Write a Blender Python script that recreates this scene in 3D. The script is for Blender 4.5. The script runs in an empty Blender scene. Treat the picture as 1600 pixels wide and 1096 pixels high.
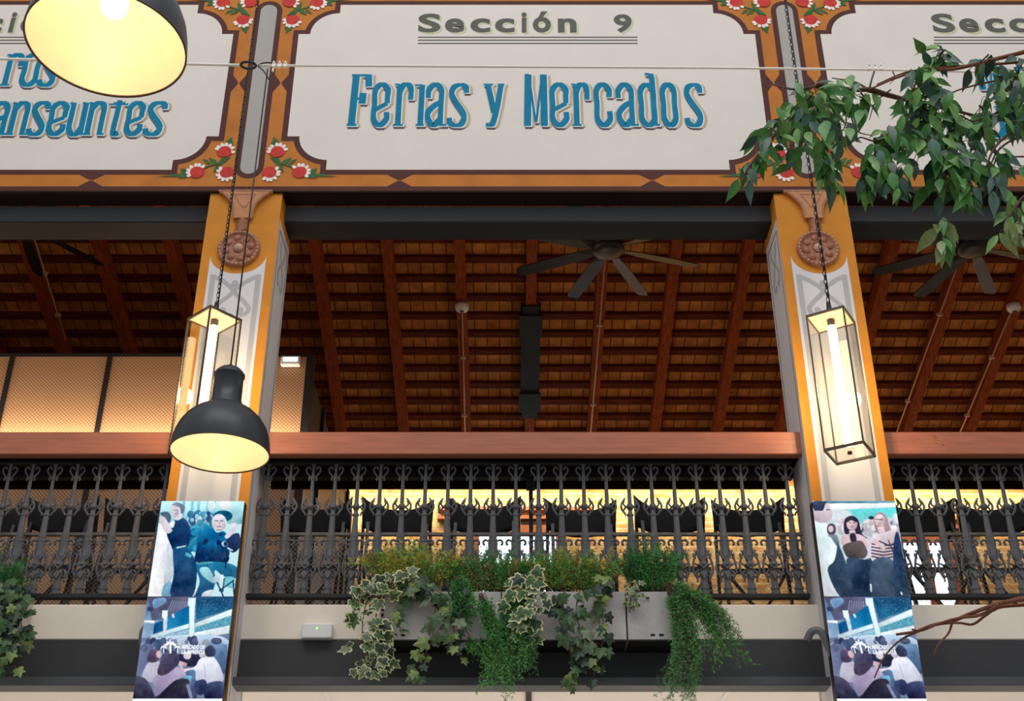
import bpy, bmesh, math, random
import numpy as np
from mathutils import Vector, Matrix
R = math.radians
C = bpy.context.scene.collection
SC = bpy.context.scene

# ------------------------------------------------------------------ camera
FPX, PITCH, CAMZ = 1950.0, 29.05, 1.6
TH = R(PITCH)
cam = bpy.data.cameras.new('camera'); co = bpy.data.objects.new('camera', cam); C.objects.link(co)
co.location = (0, 0, CAMZ); co.rotation_euler = (R(90 + PITCH), 0, 0)
cam.sensor_width = 36; cam.lens = FPX / 1600 * 36; cam.clip_start = 0.05; cam.clip_end = 200
SC.camera = co

# ------------------------------------------------------------------ world, big lights, exposure
def lin(c):
    return tuple(((v / 255) / 12.92 if v / 255 <= 0.04045 else ((v / 255 + 0.055) / 1.055) ** 2.4) for v in c)
w = bpy.data.worlds.new('hall_daylight'); SC.world = w; w.use_nodes = True
bg = w.node_tree.nodes['Background']; bg.inputs[0].default_value = (0.95, 0.97, 1.0, 1); bg.inputs[1].default_value = 0.50
def area(name, loc, target, sx, sy, power, col):
    l = bpy.data.lights.new(name, 'AREA'); l.shape = 'RECTANGLE'; l.size = sx; l.size_y = sy; l.energy = power; l.color = col
    o = bpy.data.objects.new(name, l); C.objects.link(o); o.location = loc
    o.rotation_euler = (Vector(target) - Vector(loc)).to_track_quat('-Z', 'Y').to_euler()
    return o
def point(name, loc, power, col, rad=0.05):
    l = bpy.data.lights.new(name, 'POINT'); l.energy = power; l.color = col; l.shadow_soft_size = rad
    o = bpy.data.objects.new(name, l); C.objects.link(o); o.location = loc
    return o
area('hall_skylight', (0, 0.5, 13.5), (0, 6.5, 5.0), 12, 3.5, 530, (0.98, 0.98, 1.0))
WARM = (1.0, 0.62, 0.27)
SC.view_settings.view_transform = 'Standard'; SC.view_settings.look = 'None'
SC.view_settings.exposure = 0.0; SC.view_settings.gamma = 1.0
SC.view_settings.use_curve_mapping = False

# ------------------------------------------------------------------ pixel -> place helpers
def ray(px, py):
    u = (px - 800) / FPX; v = (548 - py) / FPX
    return (u, math.cos(TH) - v * math.sin(TH), math.sin(TH) + v * math.cos(TH))
def P(px, py, Y):
    d = ray(px, py); t = Y / d[1]
    return Vector((d[0] * t, Y, CAMZ + d[2] * t))
def PZ(px, py, z):
    d = ray(px, py); t = (z - CAMZ) / d[2]
    return Vector((d[0] * t, d[1] * t, z))

# ------------------------------------------------------------------ mesh building
def smooth(pts, n=6, closed=False):
    pts = [np.array(p, float) for p in pts]; out = []; N = len(pts)
    for i in range(N if closed else N - 1):
        p1 = pts[i]; p2 = pts[(i + 1) % N]
        p0 = pts[i - 1] if (closed or i > 0) else 2 * p1 - p2
        p3 = pts[(i + 2) % N] if (closed or i + 2 < N) else 2 * p2 - p1
        for k in range(n):
            t = k / n
            out.append(0.5 * ((2 * p1) + (-p0 + p2) * t + (2 * p0 - 5 * p1 + 4 * p2 - p3) * t * t + (-p0 + 3 * p1 - 3 * p2 + p3) * t ** 3))
    if not closed: out.append(pts[-1])
    return out

class MB:
    def __init__(s): s.v = []; s.f = []; s.m = []; s.sm = []
    def add(s, vs, fs, m=0, sm=False):
        o = len(s.v); s.v += [tuple(x) for x in vs]
        for f in fs:
            s.f.append([i + o for i in f]); s.m.append(m); s.sm.append(sm)
        return s
    def box(s, x0, x1, y0, y1, z0, z1, m=0):
        vs = [(x, y, z) for z in (z0, z1) for y in (y0, y1) for x in (x0, x1)]
        return s.add(vs, [(0, 2, 3, 1), (4, 5, 7, 6), (0, 1, 5, 4), (2, 6, 7, 3), (0, 4, 6, 2), (1, 3, 7, 5)], m)
    def bbox(s, x0, x1, y0, y1, z0, z1, b=0.005, m=0):      # box with chamfered long edges (along x)
        p = [(y0 + b, z0), (y1 - b, z0), (y1, z0 + b), (y1, z1 - b), (y1 - b, z1), (y0 + b, z1), (y0, z1 - b), (y0, z0 + b)]
        vs = [(x0, a, c) for a, c in p] + [(x1, a, c) for a, c in p]
        fs = [tuple(range(8)), tuple(range(15, 7, -1))] + [(i, i + 8, (i + 1) % 8 + 8, (i + 1) % 8) for i in range(8)]
        return s.add(vs, fs, m)
    def obox(s, c, ax, ay, az, m=0):                        # oriented box: centre and three half-axis vectors
        c, ax, ay, az = map(Vector, (c, ax, ay, az))
        vs = [c + ax * i + ay * j + az * k for k in (-1, 1) for j in (-1, 1) for i in (-1, 1)]
        return s.add(vs, [(0, 2, 3, 1), (4, 5, 7, 6), (0, 1, 5, 4), (2, 6, 7, 3), (0, 4, 6, 2), (1, 3, 7, 5)], m)
    def bar(s, a, b, hw, hd, up=(0, 1, 0), m=0):            # rectangular bar from a to b
        a, b = Vector(a), Vector(b); d = (b - a).normalized(); u = Vector(up)
        x = d.cross(u)
        if x.length < 1e-4: x = d.cross(Vector((1, 0, 0)))
        x.normalize(); y = x.cross(d).normalized()
        return s.obox((a + b) / 2, x * hw, y * hd, (b - a) / 2, m)
    def face(s, pts, m=0): return s.add(pts, [tuple(range(len(pts)))], m)
    def plate(s, pts, y0, y1, m=0):                          # polygon (x,z) extruded from y0 (front) to y1
        n = len(pts)
        vs = [(p[0], y0, p[1]) for p in pts] + [(p[0], y1, p[1]) for p in pts]
        return s.add(vs, [tuple(range(n)), tuple(range(2 * n - 1, n - 1, -1))] + [(i, i + n, (i + 1) % n + n, (i + 1) % n) for i in range(n)], m)
    def tube(s, pts, r, n=8, m=0, closed=False):
        pts = [Vector(p) for p in pts]; N = len(pts)
        rs = r if isinstance(r, (list, tuple)) else [r] * N
        vs = []; prev = None
        for i, p in enumerate(pts):
            a = pts[i - 1] if (i > 0 or closed) else p; b = pts[(i + 1) % N] if (i < N - 1 or closed) else p
            d = (b - a)
            d = d.normalized() if d.length > 1e-9 else Vector((0, 0, 1))
            if prev is None:
                x = d.cross(Vector((0, 1, 0)))
                if x.length < 0.1: x = d.cross(Vector((1, 0, 0)))
            else: x = prev - d * prev.dot(d)
            x.normalize(); prev = x; y = d.cross(x)
            for k in range(n):
                t = 2 * math.pi * k / n
                vs.append(p + (x * math.cos(t) + y * math.sin(t)) * rs[i])
        fs = []
        for i in range(N if closed else N - 1):
            j = (i + 1) % N
            for k in range(n): fs.append((i * n + k, i * n + (k + 1) % n, j * n + (k + 1) % n, j * n + k))
        if not closed: fs += [tuple(range(n - 1, -1, -1)), tuple(range((N - 1) * n, N * n))]
        return s.add(vs, fs, m, True)
    def lathe(s, prof, c=(0, 0, 0), n=24, m=0, axis='z', sx=1, sy=1):
        vs = []
        for r_, z in prof:
            for k in range(n):
                t = 2 * math.pi * k / n; a, b = r_ * math.cos(t) * sx, r_ * math.sin(t) * sy
                vs.append((c[0] + a, c[1] + b, c[2] + z) if axis == 'z' else (c[0] + a, c[1] - z, c[2] + b))
        fs = []
        for i in range(len(prof) - 1):
            for k in range(n): fs.append((i * n + k, i * n + (k + 1) % n, (i + 1) * n + (k + 1) % n, (i + 1) * n + k))
        return s.add(vs, fs, m, True)
    def ball(s, c, rx, ry, rz, n=10, m=0):
        pr = [(max(1e-4, math.sin(math.pi * i / n)), -math.cos(math.pi * i / n)) for i in range(n + 1)]
        vs = []
        for r_, z in pr:
            for k in range(n * 2):
                t = math.pi * k / n; vs.append((c[0] + r_ * math.cos(t) * rx, c[1] + r_ * math.sin(t) * ry, c[2] + z * rz))
        N = n * 2; fs = [(i * N + k, i * N + (k + 1) % N, (i + 1) * N + (k + 1) % N, (i + 1) * N + k) for i in range(n) for k in range(N)]
        return s.add(vs, fs, m, True)
    def build(s, name, mats, parent=None, bevel=0):
        me = bpy.data.meshes.new(name); me.from_pydata(s.v, [], s.f)
        for mt in (mats if isinstance(mats, (list, tuple)) else [mats]): me.materials.append(mt)
        me.polygons.foreach_set('material_index', s.m); me.polygons.foreach_set('use_smooth', s.sm); me.update()
        o = bpy.data.objects.new(name, me); C.objects.link(o)
        if parent: o.parent = parent
        if bevel:
            b = o.modifiers.new('bevel', 'BEVEL'); b.width = bevel; b.segments = 2; b.limit_method = 'ANGLE'
        return o

def rebase(o):                       # put a parentless mesh's origin at its base centre
    n = len(o.data.vertices); a = np.empty(n * 3); o.data.vertices.foreach_get('co', a); a = a.reshape(-1, 3)
    c = (a.min(0) + a.max(0)) / 2; c[2] = a[:, 2].min(); a -= c
    o.data.vertices.foreach_set('co', a.ravel()); o.data.update(); o.location = Vector(c) + o.location
    return o
def tag(o, label, cat, group=None, kind=None):
    o['label'] = label; o['category'] = cat
    if group: o['group'] = group
    if kind: o['kind'] = kind
    return o
def thing(name, label, cat, loc=(0, 0, 0), group=None, rz=0):
    o = bpy.data.objects.new(name, None); C.objects.link(o); o.location = loc; o.rotation_euler = (0, 0, rz)
    o.empty_display_size = 0.1
    return tag(o, label, cat, group)
def struct(o, label=None):
    o['kind'] = 'structure'
    if label: o['label'] = label
    return o
def children(o): return [c for c in bpy.data.objects if c.parent == o]
def copy_tree(o, parent=None, kids=None):
    c = o.copy(); C.objects.link(c)
    if parent: c.parent = parent
    for ch in (kids or {}).get(o, []): copy_tree(ch, c, kids)
    return c
def kidmap(o):
    d = {o: children(o)}
    for ch in d[o]: d.update(kidmap(ch))
    return d

# ------------------------------------------------------------------ materials
M = {}
def mat(name, c, rough=0.6, metal=0.0, var=0.08, scale=8.0, bump=0.0, bscale=60.0, spec=None, trans=0):
    m = bpy.data.materials.new(name); m.use_nodes = True; nt = m.node_tree; b = nt.nodes['Principled BSDF']
    b.inputs['Roughness'].default_value = rough; b.inputs['Metallic'].default_value = metal
    if spec is not None: b.inputs['Specular IOR Level'].default_value = spec
    L = lin(c); tc = nt.nodes.new('ShaderNodeTexCoord')
    nz = nt.nodes.new('ShaderNodeTexNoise'); nz.inputs['Scale'].default_value = scale; nz.inputs['Detail'].default_value = 5
    nt.links.new(tc.outputs['Object'], nz.inputs['Vector'])
    rp = nt.nodes.new('ShaderNodeValToRGB')
    rp.color_ramp.elements[0].position = 0.3; rp.color_ramp.elements[1].position = 0.7
    rp.color_ramp.elements[0].color = tuple(v * (1 - var) for v in L) + (1,)
    rp.color_ramp.elements[1].color = tuple(min(1, v * (1 + var)) for v in L) + (1,)
    nt.links.new(nz.outputs['Fac'], rp.inputs['Fac']); nt.links.new(rp.outputs['Color'], b.inputs['Base Color'])
    if bump:
        n2 = nt.nodes.new('ShaderNodeTexNoise'); n2.inputs['Scale'].default_value = bscale
        nt.links.new(tc.outputs['Object'], n2.inputs['Vector'])
        bp = nt.nodes.new('ShaderNodeBump'); bp.inputs['Strength'].default_value = bump; bp.inputs['Distance'].default_value = 0.01
        nt.links.new(n2.outputs['Fac'], bp.inputs['Height']); nt.links.new(bp.outputs['Normal'], b.inputs['Normal'])
    M[name] = m
    return m
def emit(name, c, strength):
    m = bpy.data.materials.new(name); m.use_nodes = True; nt = m.node_tree; nt.nodes.clear()
    e = nt.nodes.new('ShaderNodeEmission'); e.inputs[0].default_value = lin(c) + (1,); e.inputs[1].default_value = strength
    o = nt.nodes.new('ShaderNodeOutputMaterial'); nt.links.new(e.outputs[0], o.inputs[0]); M[name] = m
    return m
def wood(name, c, rough=0.45, sc=(1.2, 14, 14), var=0.3, bump=0.15, spec=.5):
    m = mat(name, c, rough, 0, var, 3.0, 0, spec=spec); nt = m.node_tree; nz = nt.nodes['Noise Texture']; tc = nt.nodes['Texture Coordinate']
    mp = nt.nodes.new('ShaderNodeMapping'); mp.inputs['Scale'].default_value = sc
    nt.links.new(tc.outputs['Object'], mp.inputs['Vector']); nt.links.new(mp.outputs[0], nz.inputs['Vector'])
    bp = nt.nodes.new('ShaderNodeBump'); bp.inputs['Strength'].default_value = bump; bp.inputs['Distance'].default_value = 0.004
    nt.links.new(nz.outputs['Fac'], bp.inputs['Height']); nt.links.new(bp.outputs['Normal'], nt.nodes['Principled BSDF'].inputs['Normal'])
    return m
def brick(name, c1, c2, mortar, bw, bh, msize, axes, rough=0.85, bump=0.6, wobble=0.0, squash=0.5, nvar=0.25):
    m = bpy.data.materials.new(name); m.use_nodes = True; nt = m.node_tree; b = nt.nodes['Principled BSDF']; b.inputs['Roughness'].default_value = rough
    b.inputs['Specular IOR Level'].default_value = 0.25
    tc = nt.nodes.new('ShaderNodeTexCoord'); sp = nt.nodes.new('ShaderNodeSeparateXYZ'); cb = nt.nodes.new('ShaderNodeCombineXYZ')
    nt.links.new(tc.outputs['Object'], sp.inputs[0])
    nt.links.new(sp.outputs[axes[0]], cb.inputs[0]); nt.links.new(sp.outputs[axes[1]], cb.inputs[1])
    vec = cb.outputs[0]
    if wobble:
        nw = nt.nodes.new('ShaderNodeTexNoise'); nw.inputs['Scale'].default_value = 5.0; nt.links.new(vec, nw.inputs['Vector'])
        mv = nt.nodes.new('ShaderNodeVectorMath'); mv.operation = 'SCALE'; mv.inputs['Scale'].default_value = wobble; nt.links.new(nw.outputs['Color'], mv.inputs[0])
        ad = nt.nodes.new('ShaderNodeVectorMath'); ad.operation = 'ADD'; nt.links.new(vec, ad.inputs[0]); nt.links.new(mv.outputs[0], ad.inputs[1]); vec = ad.outputs[0]
    br = nt.nodes.new('ShaderNodeTexBrick'); nt.links.new(vec, br.inputs['Vector'])
    br.inputs['Color1'].default_value = lin(c1) + (1,); br.inputs['Color2'].default_value = lin(c2) + (1,); br.inputs['Mortar'].default_value = lin(mortar) + (1,)
    br.inputs['Scale'].default_value = 1.0; br.inputs['Mortar Size'].default_value = msize; br.inputs['Brick Width'].default_value = bw; br.inputs['Row Height'].default_value = bh
    br.offset = squash
    nz = nt.nodes.new('ShaderNodeTexNoise'); nz.inputs['Scale'].default_value = 9.0; nz.inputs['Detail'].default_value = 6; nt.links.new(tc.outputs['Object'], nz.inputs['Vector'])
    rp = nt.nodes.new('ShaderNodeValToRGB'); rp.color_ramp.elements[0].position = 0.3; rp.color_ramp.elements[1].position = 0.7
    rp.color_ramp.elements[0].color = (1 - nvar,) * 3 + (1,); rp.color_ramp.elements[1].color = (1 + nvar * 0.4,) * 3 + (1,)
    nt.links.new(nz.outputs['Fac'], rp.inputs[0])
    mx = nt.nodes.new('ShaderNodeMix'); mx.data_type = 'RGBA'; mx.blend_type = 'MULTIPLY'; mx.inputs[0].default_value = 1
    nt.links.new(br.outputs['Color'], mx.inputs[6]); nt.links.new(rp.outputs[0], mx.inputs[7]); nt.links.new(mx.outputs[2], b.inputs['Base Color'])
    bp = nt.nodes.new('ShaderNodeBump'); bp.inputs['Strength'].default_value = bump; bp.inputs['Distance'].default_value = 0.02; bp.invert = True
    ma = nt.nodes.new('ShaderNodeMath'); ma.operation = 'SUBTRACT'; nt.links.new(br.outputs['Fac'], ma.inputs[0]); nt.links.new(nz.outputs['Fac'], ma.inputs[1])
    nt.links.new(ma.outputs[0], bp.inputs['Height']); nt.links.new(bp.outputs['Normal'], b.inputs['Normal']); M[name] = m
    return m
def meshcloth(name, c_hi, c_lo, scale):     # perforated sheet: fine regular dots
    m = mat(name, c_hi, 0.5, 0.1, 0.05); nt = m.node_tree; b = nt.nodes['Principled BSDF']; tc = nt.nodes['Texture Coordinate']
    sp = nt.nodes.new('ShaderNodeSeparateXYZ'); nt.links.new(tc.outputs['Object'], sp.inputs[0])
    def sn(inp, k):
        a = nt.nodes.new('ShaderNodeMath'); a.operation = 'MULTIPLY'; a.inputs[1].default_value = k; nt.links.new(inp, a.inputs[0])
        s = nt.nodes.new('ShaderNodeMath'); s.operation = 'SINE'; nt.links.new(a.outputs[0], s.inputs[0]); return s.outputs[0]
    ad = nt.nodes.new('ShaderNodeMath'); ad.operation = 'ADD'; nt.links.new(sp.outputs[0], ad.inputs[0]); nt.links.new(sp.outputs[1], ad.inputs[1])
    mu = nt.nodes.new('ShaderNodeMath'); mu.operation = 'MULTIPLY'; nt.links.new(sn(ad.outputs[0], scale), mu.inputs[0]); nt.links.new(sn(sp.outputs[2], scale), mu.inputs[1])
    rp = nt.nodes.new('ShaderNodeValToRGB'); rp.color_ramp.elements[0].position = 0.35; rp.color_ramp.elements[1].position = 0.65
    rp.color_ramp.elements[0].color = lin(c_hi) + (1,); rp.color_ramp.elements[1].color = lin(c_lo) + (1,)
    m2 = nt.nodes.new('ShaderNodeMath'); m2.operation = 'MULTIPLY_ADD'; m2.inputs[1].default_value = 0.5; m2.inputs[2].default_value = 0.5
    nt.links.new(mu.outputs[0], m2.inputs[0]); nt.links.new(m2.outputs[0], rp.inputs[0]); nt.links.new(rp.outputs[0], b.inputs['Base Color'])
    return m

mat('cream_paint', (226, 217, 207), 0.75, 0, 0.03, 3, 0.12, 160)
mat('orange_paint', (192, 118, 48), 0.65, 0, 0.12, 5, 0.08, 120, spec=.2)
mat('column_orange', (208, 134, 42), 0.6, 0, 0.10, 5, 0.08, 120, spec=.2)
mat('brown_paint', (84, 47, 42), 0.65, 0, 0.08, 6, spec=.2)
mat('column_white', (216, 212, 214), 0.65, 0, 0.03, 4, 0.08, 120)
mat('column_grey', (176, 174, 177), 0.65, 0, 0.03, 6)
mat('slot_grey', (168, 163, 155), 0.6, 0, 0.04, 5)
mat('letter_blue', (6, 122, 158), 0.6, 0, 0.10, 9, spec=.15)
mat('letter_pale', (205, 228, 232), 0.6, 0, 0.03)
mat('letter_tan', (196, 164, 126), 0.6, 0, 0.05)
mat('letter_maroon', (84, 58, 72), 0.6, 0, 0.05)
mat('letter_grey', (96, 94, 86), 0.6, 0, 0.05, spec=.2)
mat('letter_lime', (196, 202, 160), 0.6, 0, 0.05)
mat('flower_red', (200, 56, 50), 0.6, 0, 0.2, 25, spec=.2)
mat('flower_white', (240, 226, 216), 0.6, 0, 0.04)
mat('flower_green', (58, 102, 56), 0.6, 0, 0.2, 25, spec=.2)
mat('plaster_relief', (158, 98, 66), 0.5, 0, 0.25, 30, 0.2, 90)
mat('relief_tan', (190, 124, 72), 0.55, 0, 0.12, 20)
mat('relief_bead', (190, 150, 128), 0.35, 0, 0.1, 20)
mat('steel_dark', (72, 75, 80), 0.5, 0.0, 0.06, 5, 0.05, 90)
mat('steel_black', (34, 36, 40), 0.6, 0.0, 0.06, 5, spec=.3)
mat('steel_low', (60, 61, 63), 0.55, 0.0, 0.06, 5, 0.05, 90, spec=.3)
mat('soffit_dark', (30, 16, 13), 0.7, 0, 0.1, spec=.2)
mat('iron_grey', (93, 94, 98), 0.55, 0.0, 0.08, 30, 0.12, 140, spec=.3)
mat('black_metal', (24, 24, 26), 0.45, 0.0, 0.08, 20)
mat('black_cloth', (15, 15, 17), 0.9, 0, 0.2, 120, 0.2, 300)
mat('fascia_white', (240, 230, 215), 0.7, 0, 0.03, 5, 0.06, 120)
mat('ceiling_white', (228, 222, 214), 0.8, 0, 0.02, 2)
wood('counter_wood', (176, 104, 76), 0.42, (1.2, 14, 14), 0.16, 0.1)
wood('rafter_wood', (146, 68, 30), 0.7, (14, 1.5, 10), 0.35, 0.2, .12)
wood('batten_wood', (104, 46, 22), 0.75, (1.5, 14, 14), 0.35, 0.2, .1)
brick('roof_tile', (228, 152, 78), (206, 124, 60), (84, 46, 22), 0.133, 0.248, 0.005, 'XY', 0.8, 0.5, 0.0, 0.0, 0.4)
brick('old_brick', (232, 192, 132), (204, 152, 92), (226, 204, 162), 0.30, 0.075, 0.011, 'XZ', 0.9, 1.0, 0.05, 0.5, 0.4)
meshcloth('perforated_tan', (188, 150, 114), (134, 102, 74), 2 * math.pi / 0.032)
meshcloth('perforated_dark', (64, 58, 50), (30, 26, 22), 2 * math.pi / 0.05)
mat('wire_grey', (214, 204, 192), 0.5, 0.0, 0.05)
mat('floor_grey', (150, 146, 140), 0.6, 0, 0.08, 2)
mat('planter_grey', (188, 183, 181), 0.75, 0, 0.14, 7, 0.25, 40)
mat('soil', (40, 30, 22), 0.95, 0, 0.3, 60)
mat('white_plastic', (232, 232, 232), 0.4, 0, 0.02)
mat('dark_plastic', (18, 18, 20), 0.5, 0, 0.05)
mat('pipe_grey', (98, 100, 102), 0.5, 0, 0.05)
mat('lamp_outer', (52, 56, 62), 0.42, 0.2, 0.06, 30)
mat('lamp_inner', (238, 222, 198), 0.36, 0.0, 0.03, 6)
mat('rim_brown', (70, 46, 30), 0.4, 0.2, 0.05)
mat('brass_dark', (84, 68, 50), 0.45, 0.2, 0.08, 30)
mat('lantern_cream', (222, 200, 164), 0.5, 0, 0.1, 20)
mat('cable_black', (20, 20, 20), 0.5)
mat('cable_steel', (246, 238, 228), 0.5, 0.0, 0.05)
mat('galvanised', (118, 112, 106), 0.5, 0.2, 0.1, 40)
mat('gold_mark', (190, 150, 80), 0.4, 0.4)
mat('conduit_tan', (196, 160, 132), 0.5, 0, 0.05)
mat('fan_black', (26, 24, 23), 0.45, 0.1, 0.08, 20)
mat('bark', (92, 62, 46), 0.8, 0, 0.3, 60, 0.3, 90)
mat('bark_red', (122, 72, 50), 0.8, 0, 0.25, 60, 0.3, 90)
for nm, c in (('leaf_green', (70, 132, 52)), ('leaf_dark', (46, 84, 60)), ('leaf_light', (100, 150, 62)), ('leaf_blue', (70, 106, 94)), ('leaf_olive', (120, 138, 76))):
    mat(nm, c, 0.42, 0, 0.18, 40)
for nm, c in (('fern_green', (92, 168, 78)), ('fern_dark', (54, 122, 62)), ('fern_yellow', (188, 184, 72)), ('fern_brown', (156, 142, 70)), ('ivy_green', (58, 88, 46)), ('ivy_dark', (36, 58, 42)), ('ivy_lime', (112, 132, 66)), ('ivy_cream', (196, 198, 146)), ('ivy_grey', (104, 122, 92))):
    mat(nm, c, 0.5, 0, 0.18, 40)
mat('wood_window', (150, 84, 46), 0.5, 0, 0.2, 12)
emit('bulb_glow', (255, 220, 160), 12.0)
emit('tube_glow', (255, 232, 186), 9.0)
emit('exit_lamp', (235, 245, 255), 5.0)
emit('green_led', (140, 255, 80), 2.5)
emit('window_sky', (225, 240, 255), 2.2)
def glass(name):
    m = bpy.data.materials.new(name); m.use_nodes = True; nt = m.node_tree; nt.nodes.clear()
    t = nt.nodes.new('ShaderNodeBsdfTransparent'); t.inputs[0].default_value = (0.96, 0.95, 0.92, 1)
    g = nt.nodes.new('ShaderNodeBsdfGlossy'); g.inputs['Roughness'].default_value = 0.06
    lw = nt.nodes.new('ShaderNodeLayerWeight'); lw.inputs[0].default_value = 0.25
    fr = nt.nodes.new('ShaderNodeMath'); fr.operation = 'MULTIPLY_ADD'; fr.inputs[1].default_value = 0.22; fr.inputs[2].default_value = 0.025; nt.links.new(lw.outputs['Facing'], fr.inputs[0])
    mx = nt.nodes.new('ShaderNodeMixShader'); o = nt.nodes.new('ShaderNodeOutputMaterial')
    nt.links.new(fr.outputs[0], mx.inputs[0]); nt.links.new(t.outputs[0], mx.inputs[1]); nt.links.new(g.outputs[0], mx.inputs[2]); nt.links.new(mx.outputs[0], o.inputs[0])
    M[name] = m
glass('lantern_glass')

# ------------------------------------------------------------------ main dimensions
YS = 7.19            # painted face of the frieze
YC = 7.21            # column front
COLW, COLD = 0.51, 0.42
X0 = P(825, 300, YC).x                      # bay centre
BAY = 4.0
COLX = (X0 - BAY / 2, X0 + BAY / 2)
ZSB = P(800, 298, YS).z                     # underside of frieze
XL, XR = X0 - 6.3, X0 + 6.3
BAYS = (-1, 0, 1)

# ------------------------------------------------------------------ setting
struct(MB().box(-14, 14, -8, 15, -0.1, 0.0).build('floor', M['floor_grey']))
ZTOP = CAMZ + 7.75
struct(MB().box(XL, XR, YS, YS + 0.17, ZSB, ZTOP).build('wall_front', M['orange_paint']))
wf = bpy.data.objects['wall_front']
# brown soffit under the frieze
MB().box(XL, XR, YS + 0.002, YS + 0.168, ZSB - 0.012, ZSB - 0.001).build('soffit', M['soffit_dark'], wf)
# interior roof, sloping down away from the hall
SL = 0.3134
def zroof(Y): return CAMZ + 10.29 - SL * Y
YB = 14.0
bm = MB(); a = 0.04
bm.add([(XL - .5, 7.4, zroof(7.4)), (XR + .5, 7.4, zroof(7.4)), (XR + .5, YB + .3, zroof(YB + .3)), (XL - .5, YB + .3, zroof(YB + .3)),
        (XL - .5, 7.4, zroof(7.4) + a), (XR + .5, 7.4, zroof(7.4) + a), (XR + .5, YB + .3, zroof(YB + .3) + a), (XL - .5, YB + .3, zroof(YB + .3) + a)],
       [(0, 3, 2, 1), (4, 5, 6, 7), (0, 1, 5, 4), (2, 3, 7, 6), (1, 2, 6, 5), (0, 4, 7, 3)])
struct(bm.build('ceiling', M['roof_tile']))
# wall closing the gap above the frieze back to the roof
struct(MB().box(XL, XR, YS + 0.03, YS + 0.25, ZTOP, zroof(7.4) + 0.05).build('wall_upper', M['cream_paint']))
struct(MB().box(XL - .5, XR + .5, YB, YB + 0.25, CAMZ + 2.0, zroof(YB)).build('wall_back', M['old_brick']))
ZFL = CAMZ + 2.0
struct(MB().box(XL, XR, 7.46, YB, CAMZ + 1.976, ZFL).build('floor_mezzanine', M['floor_grey']))
struct(MB().box(XL, XR, 7.42, YB, CAMZ + 1.93, CAMZ + 1.975).build('ceiling_lower', M['ceiling_white']))
for sx, nm in ((XL - 0.5, 'wall_left'), (XR + 0.3, 'wall_right')):
    struct(MB().box(sx, sx + 0.2, 7.4, YB + .2, 0, zroof(7.4)).build(nm, M['cream_paint']))
struct(MB().box(XL - .5, XR + .5, 13.0, 13.2, 0, CAMZ + 1.93).build('wall_lower', M['cream_paint']))

# ------------------------------------------------------------------ roof timbers
def roof_hit(px, py):
    d = ray(px, py); t = (10.29) / (d[2] + SL * d[1])
    return d[0] * t, d[1] * t
x719 = roof_hit(719, 373)[0]; rsp = roof_hit(719 + 111.5, 373)[0] - x719
ca, sa = math.cos(math.atan(SL)), math.sin(math.atan(SL))
def roofbeam(x0, x1, Y0, Y1, d0, d1):        # prism hugging the roof, d = distance below the deck
    m = MB(); vs = []
    for Y in (Y0, Y1):
        for dd in (d0, d1):
            for x in (x0, x1): vs.append((x, Y - dd * sa, zroof(Y) - dd * ca))
    m.add(vs, [(0, 1, 3, 2), (4, 6, 7, 5), (0, 4, 5, 1), (2, 3, 7, 6), (0, 2, 6, 4), (1, 5, 7, 3)])
    return m
for k in range(-8, 10):
    x = x719 + k * rsp
    if XL < x < XR: struct(roofbeam(x - 0.052, x + 0.052, 7.5, 13.5, 0.051, 0.215).build('roof_beam', M['rafter_wood']))
Yb0 = roof_hit(800, 402)[1]; Yb1 = roof_hit(800, 672)[1]; bs = (Yb1 - Yb0) / 10
for k in range(-6, 13):
    Y = Yb0 + k * bs
    if Y < YB - 0.1: struct(roofbeam(XL, XR, Y - 0.036, Y + 0.036, 0.001, 0.05).build('ceiling_batten', M['batten_wood']))
# steel splice plates on one rafter
xm = x719 + rsp
def under(Y, dd): return Vector((0, Y - dd * sa, zroof(Y) - dd * ca))
Ya, Yz = roof_hit(828, 455)[1], roof_hit(828, 630)[1]
t = thing('splice_bracket', 'dark steel splice bracket clamped along a roof rafter above the middle bay', 'bracket', (xm, (Ya + Yz) / 2, zroof((Ya + Yz) / 2) - 0.3))
def loc(mb, t): 
    L = t.location; mb.v = [(a - L[0], b - L[1], c - L[2]) for a, b, c in mb.v]; return mb
loc(roofbeam(xm - 0.085, xm + 0.085, Ya, Yz, 0.218, 0.24), t).build('bottom_plate', M['steel_black'], t)
for s in (-1, 1): loc(roofbeam(xm + s * 0.09 - 0.012, xm + s * 0.09 + 0.012, Ya + .1, Yz - .1, 0.06, 0.235), t).build('side_plate', M['steel_black'], t)
for Yc_ in (Ya + 0.25, Yz - 0.25): loc(roofbeam(xm - 0.12, xm + 0.12, Yc_ - 0.14, Yc_ + 0.14, 0.24, 0.262), t).build('clamp', M['steel_black'], t)

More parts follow.
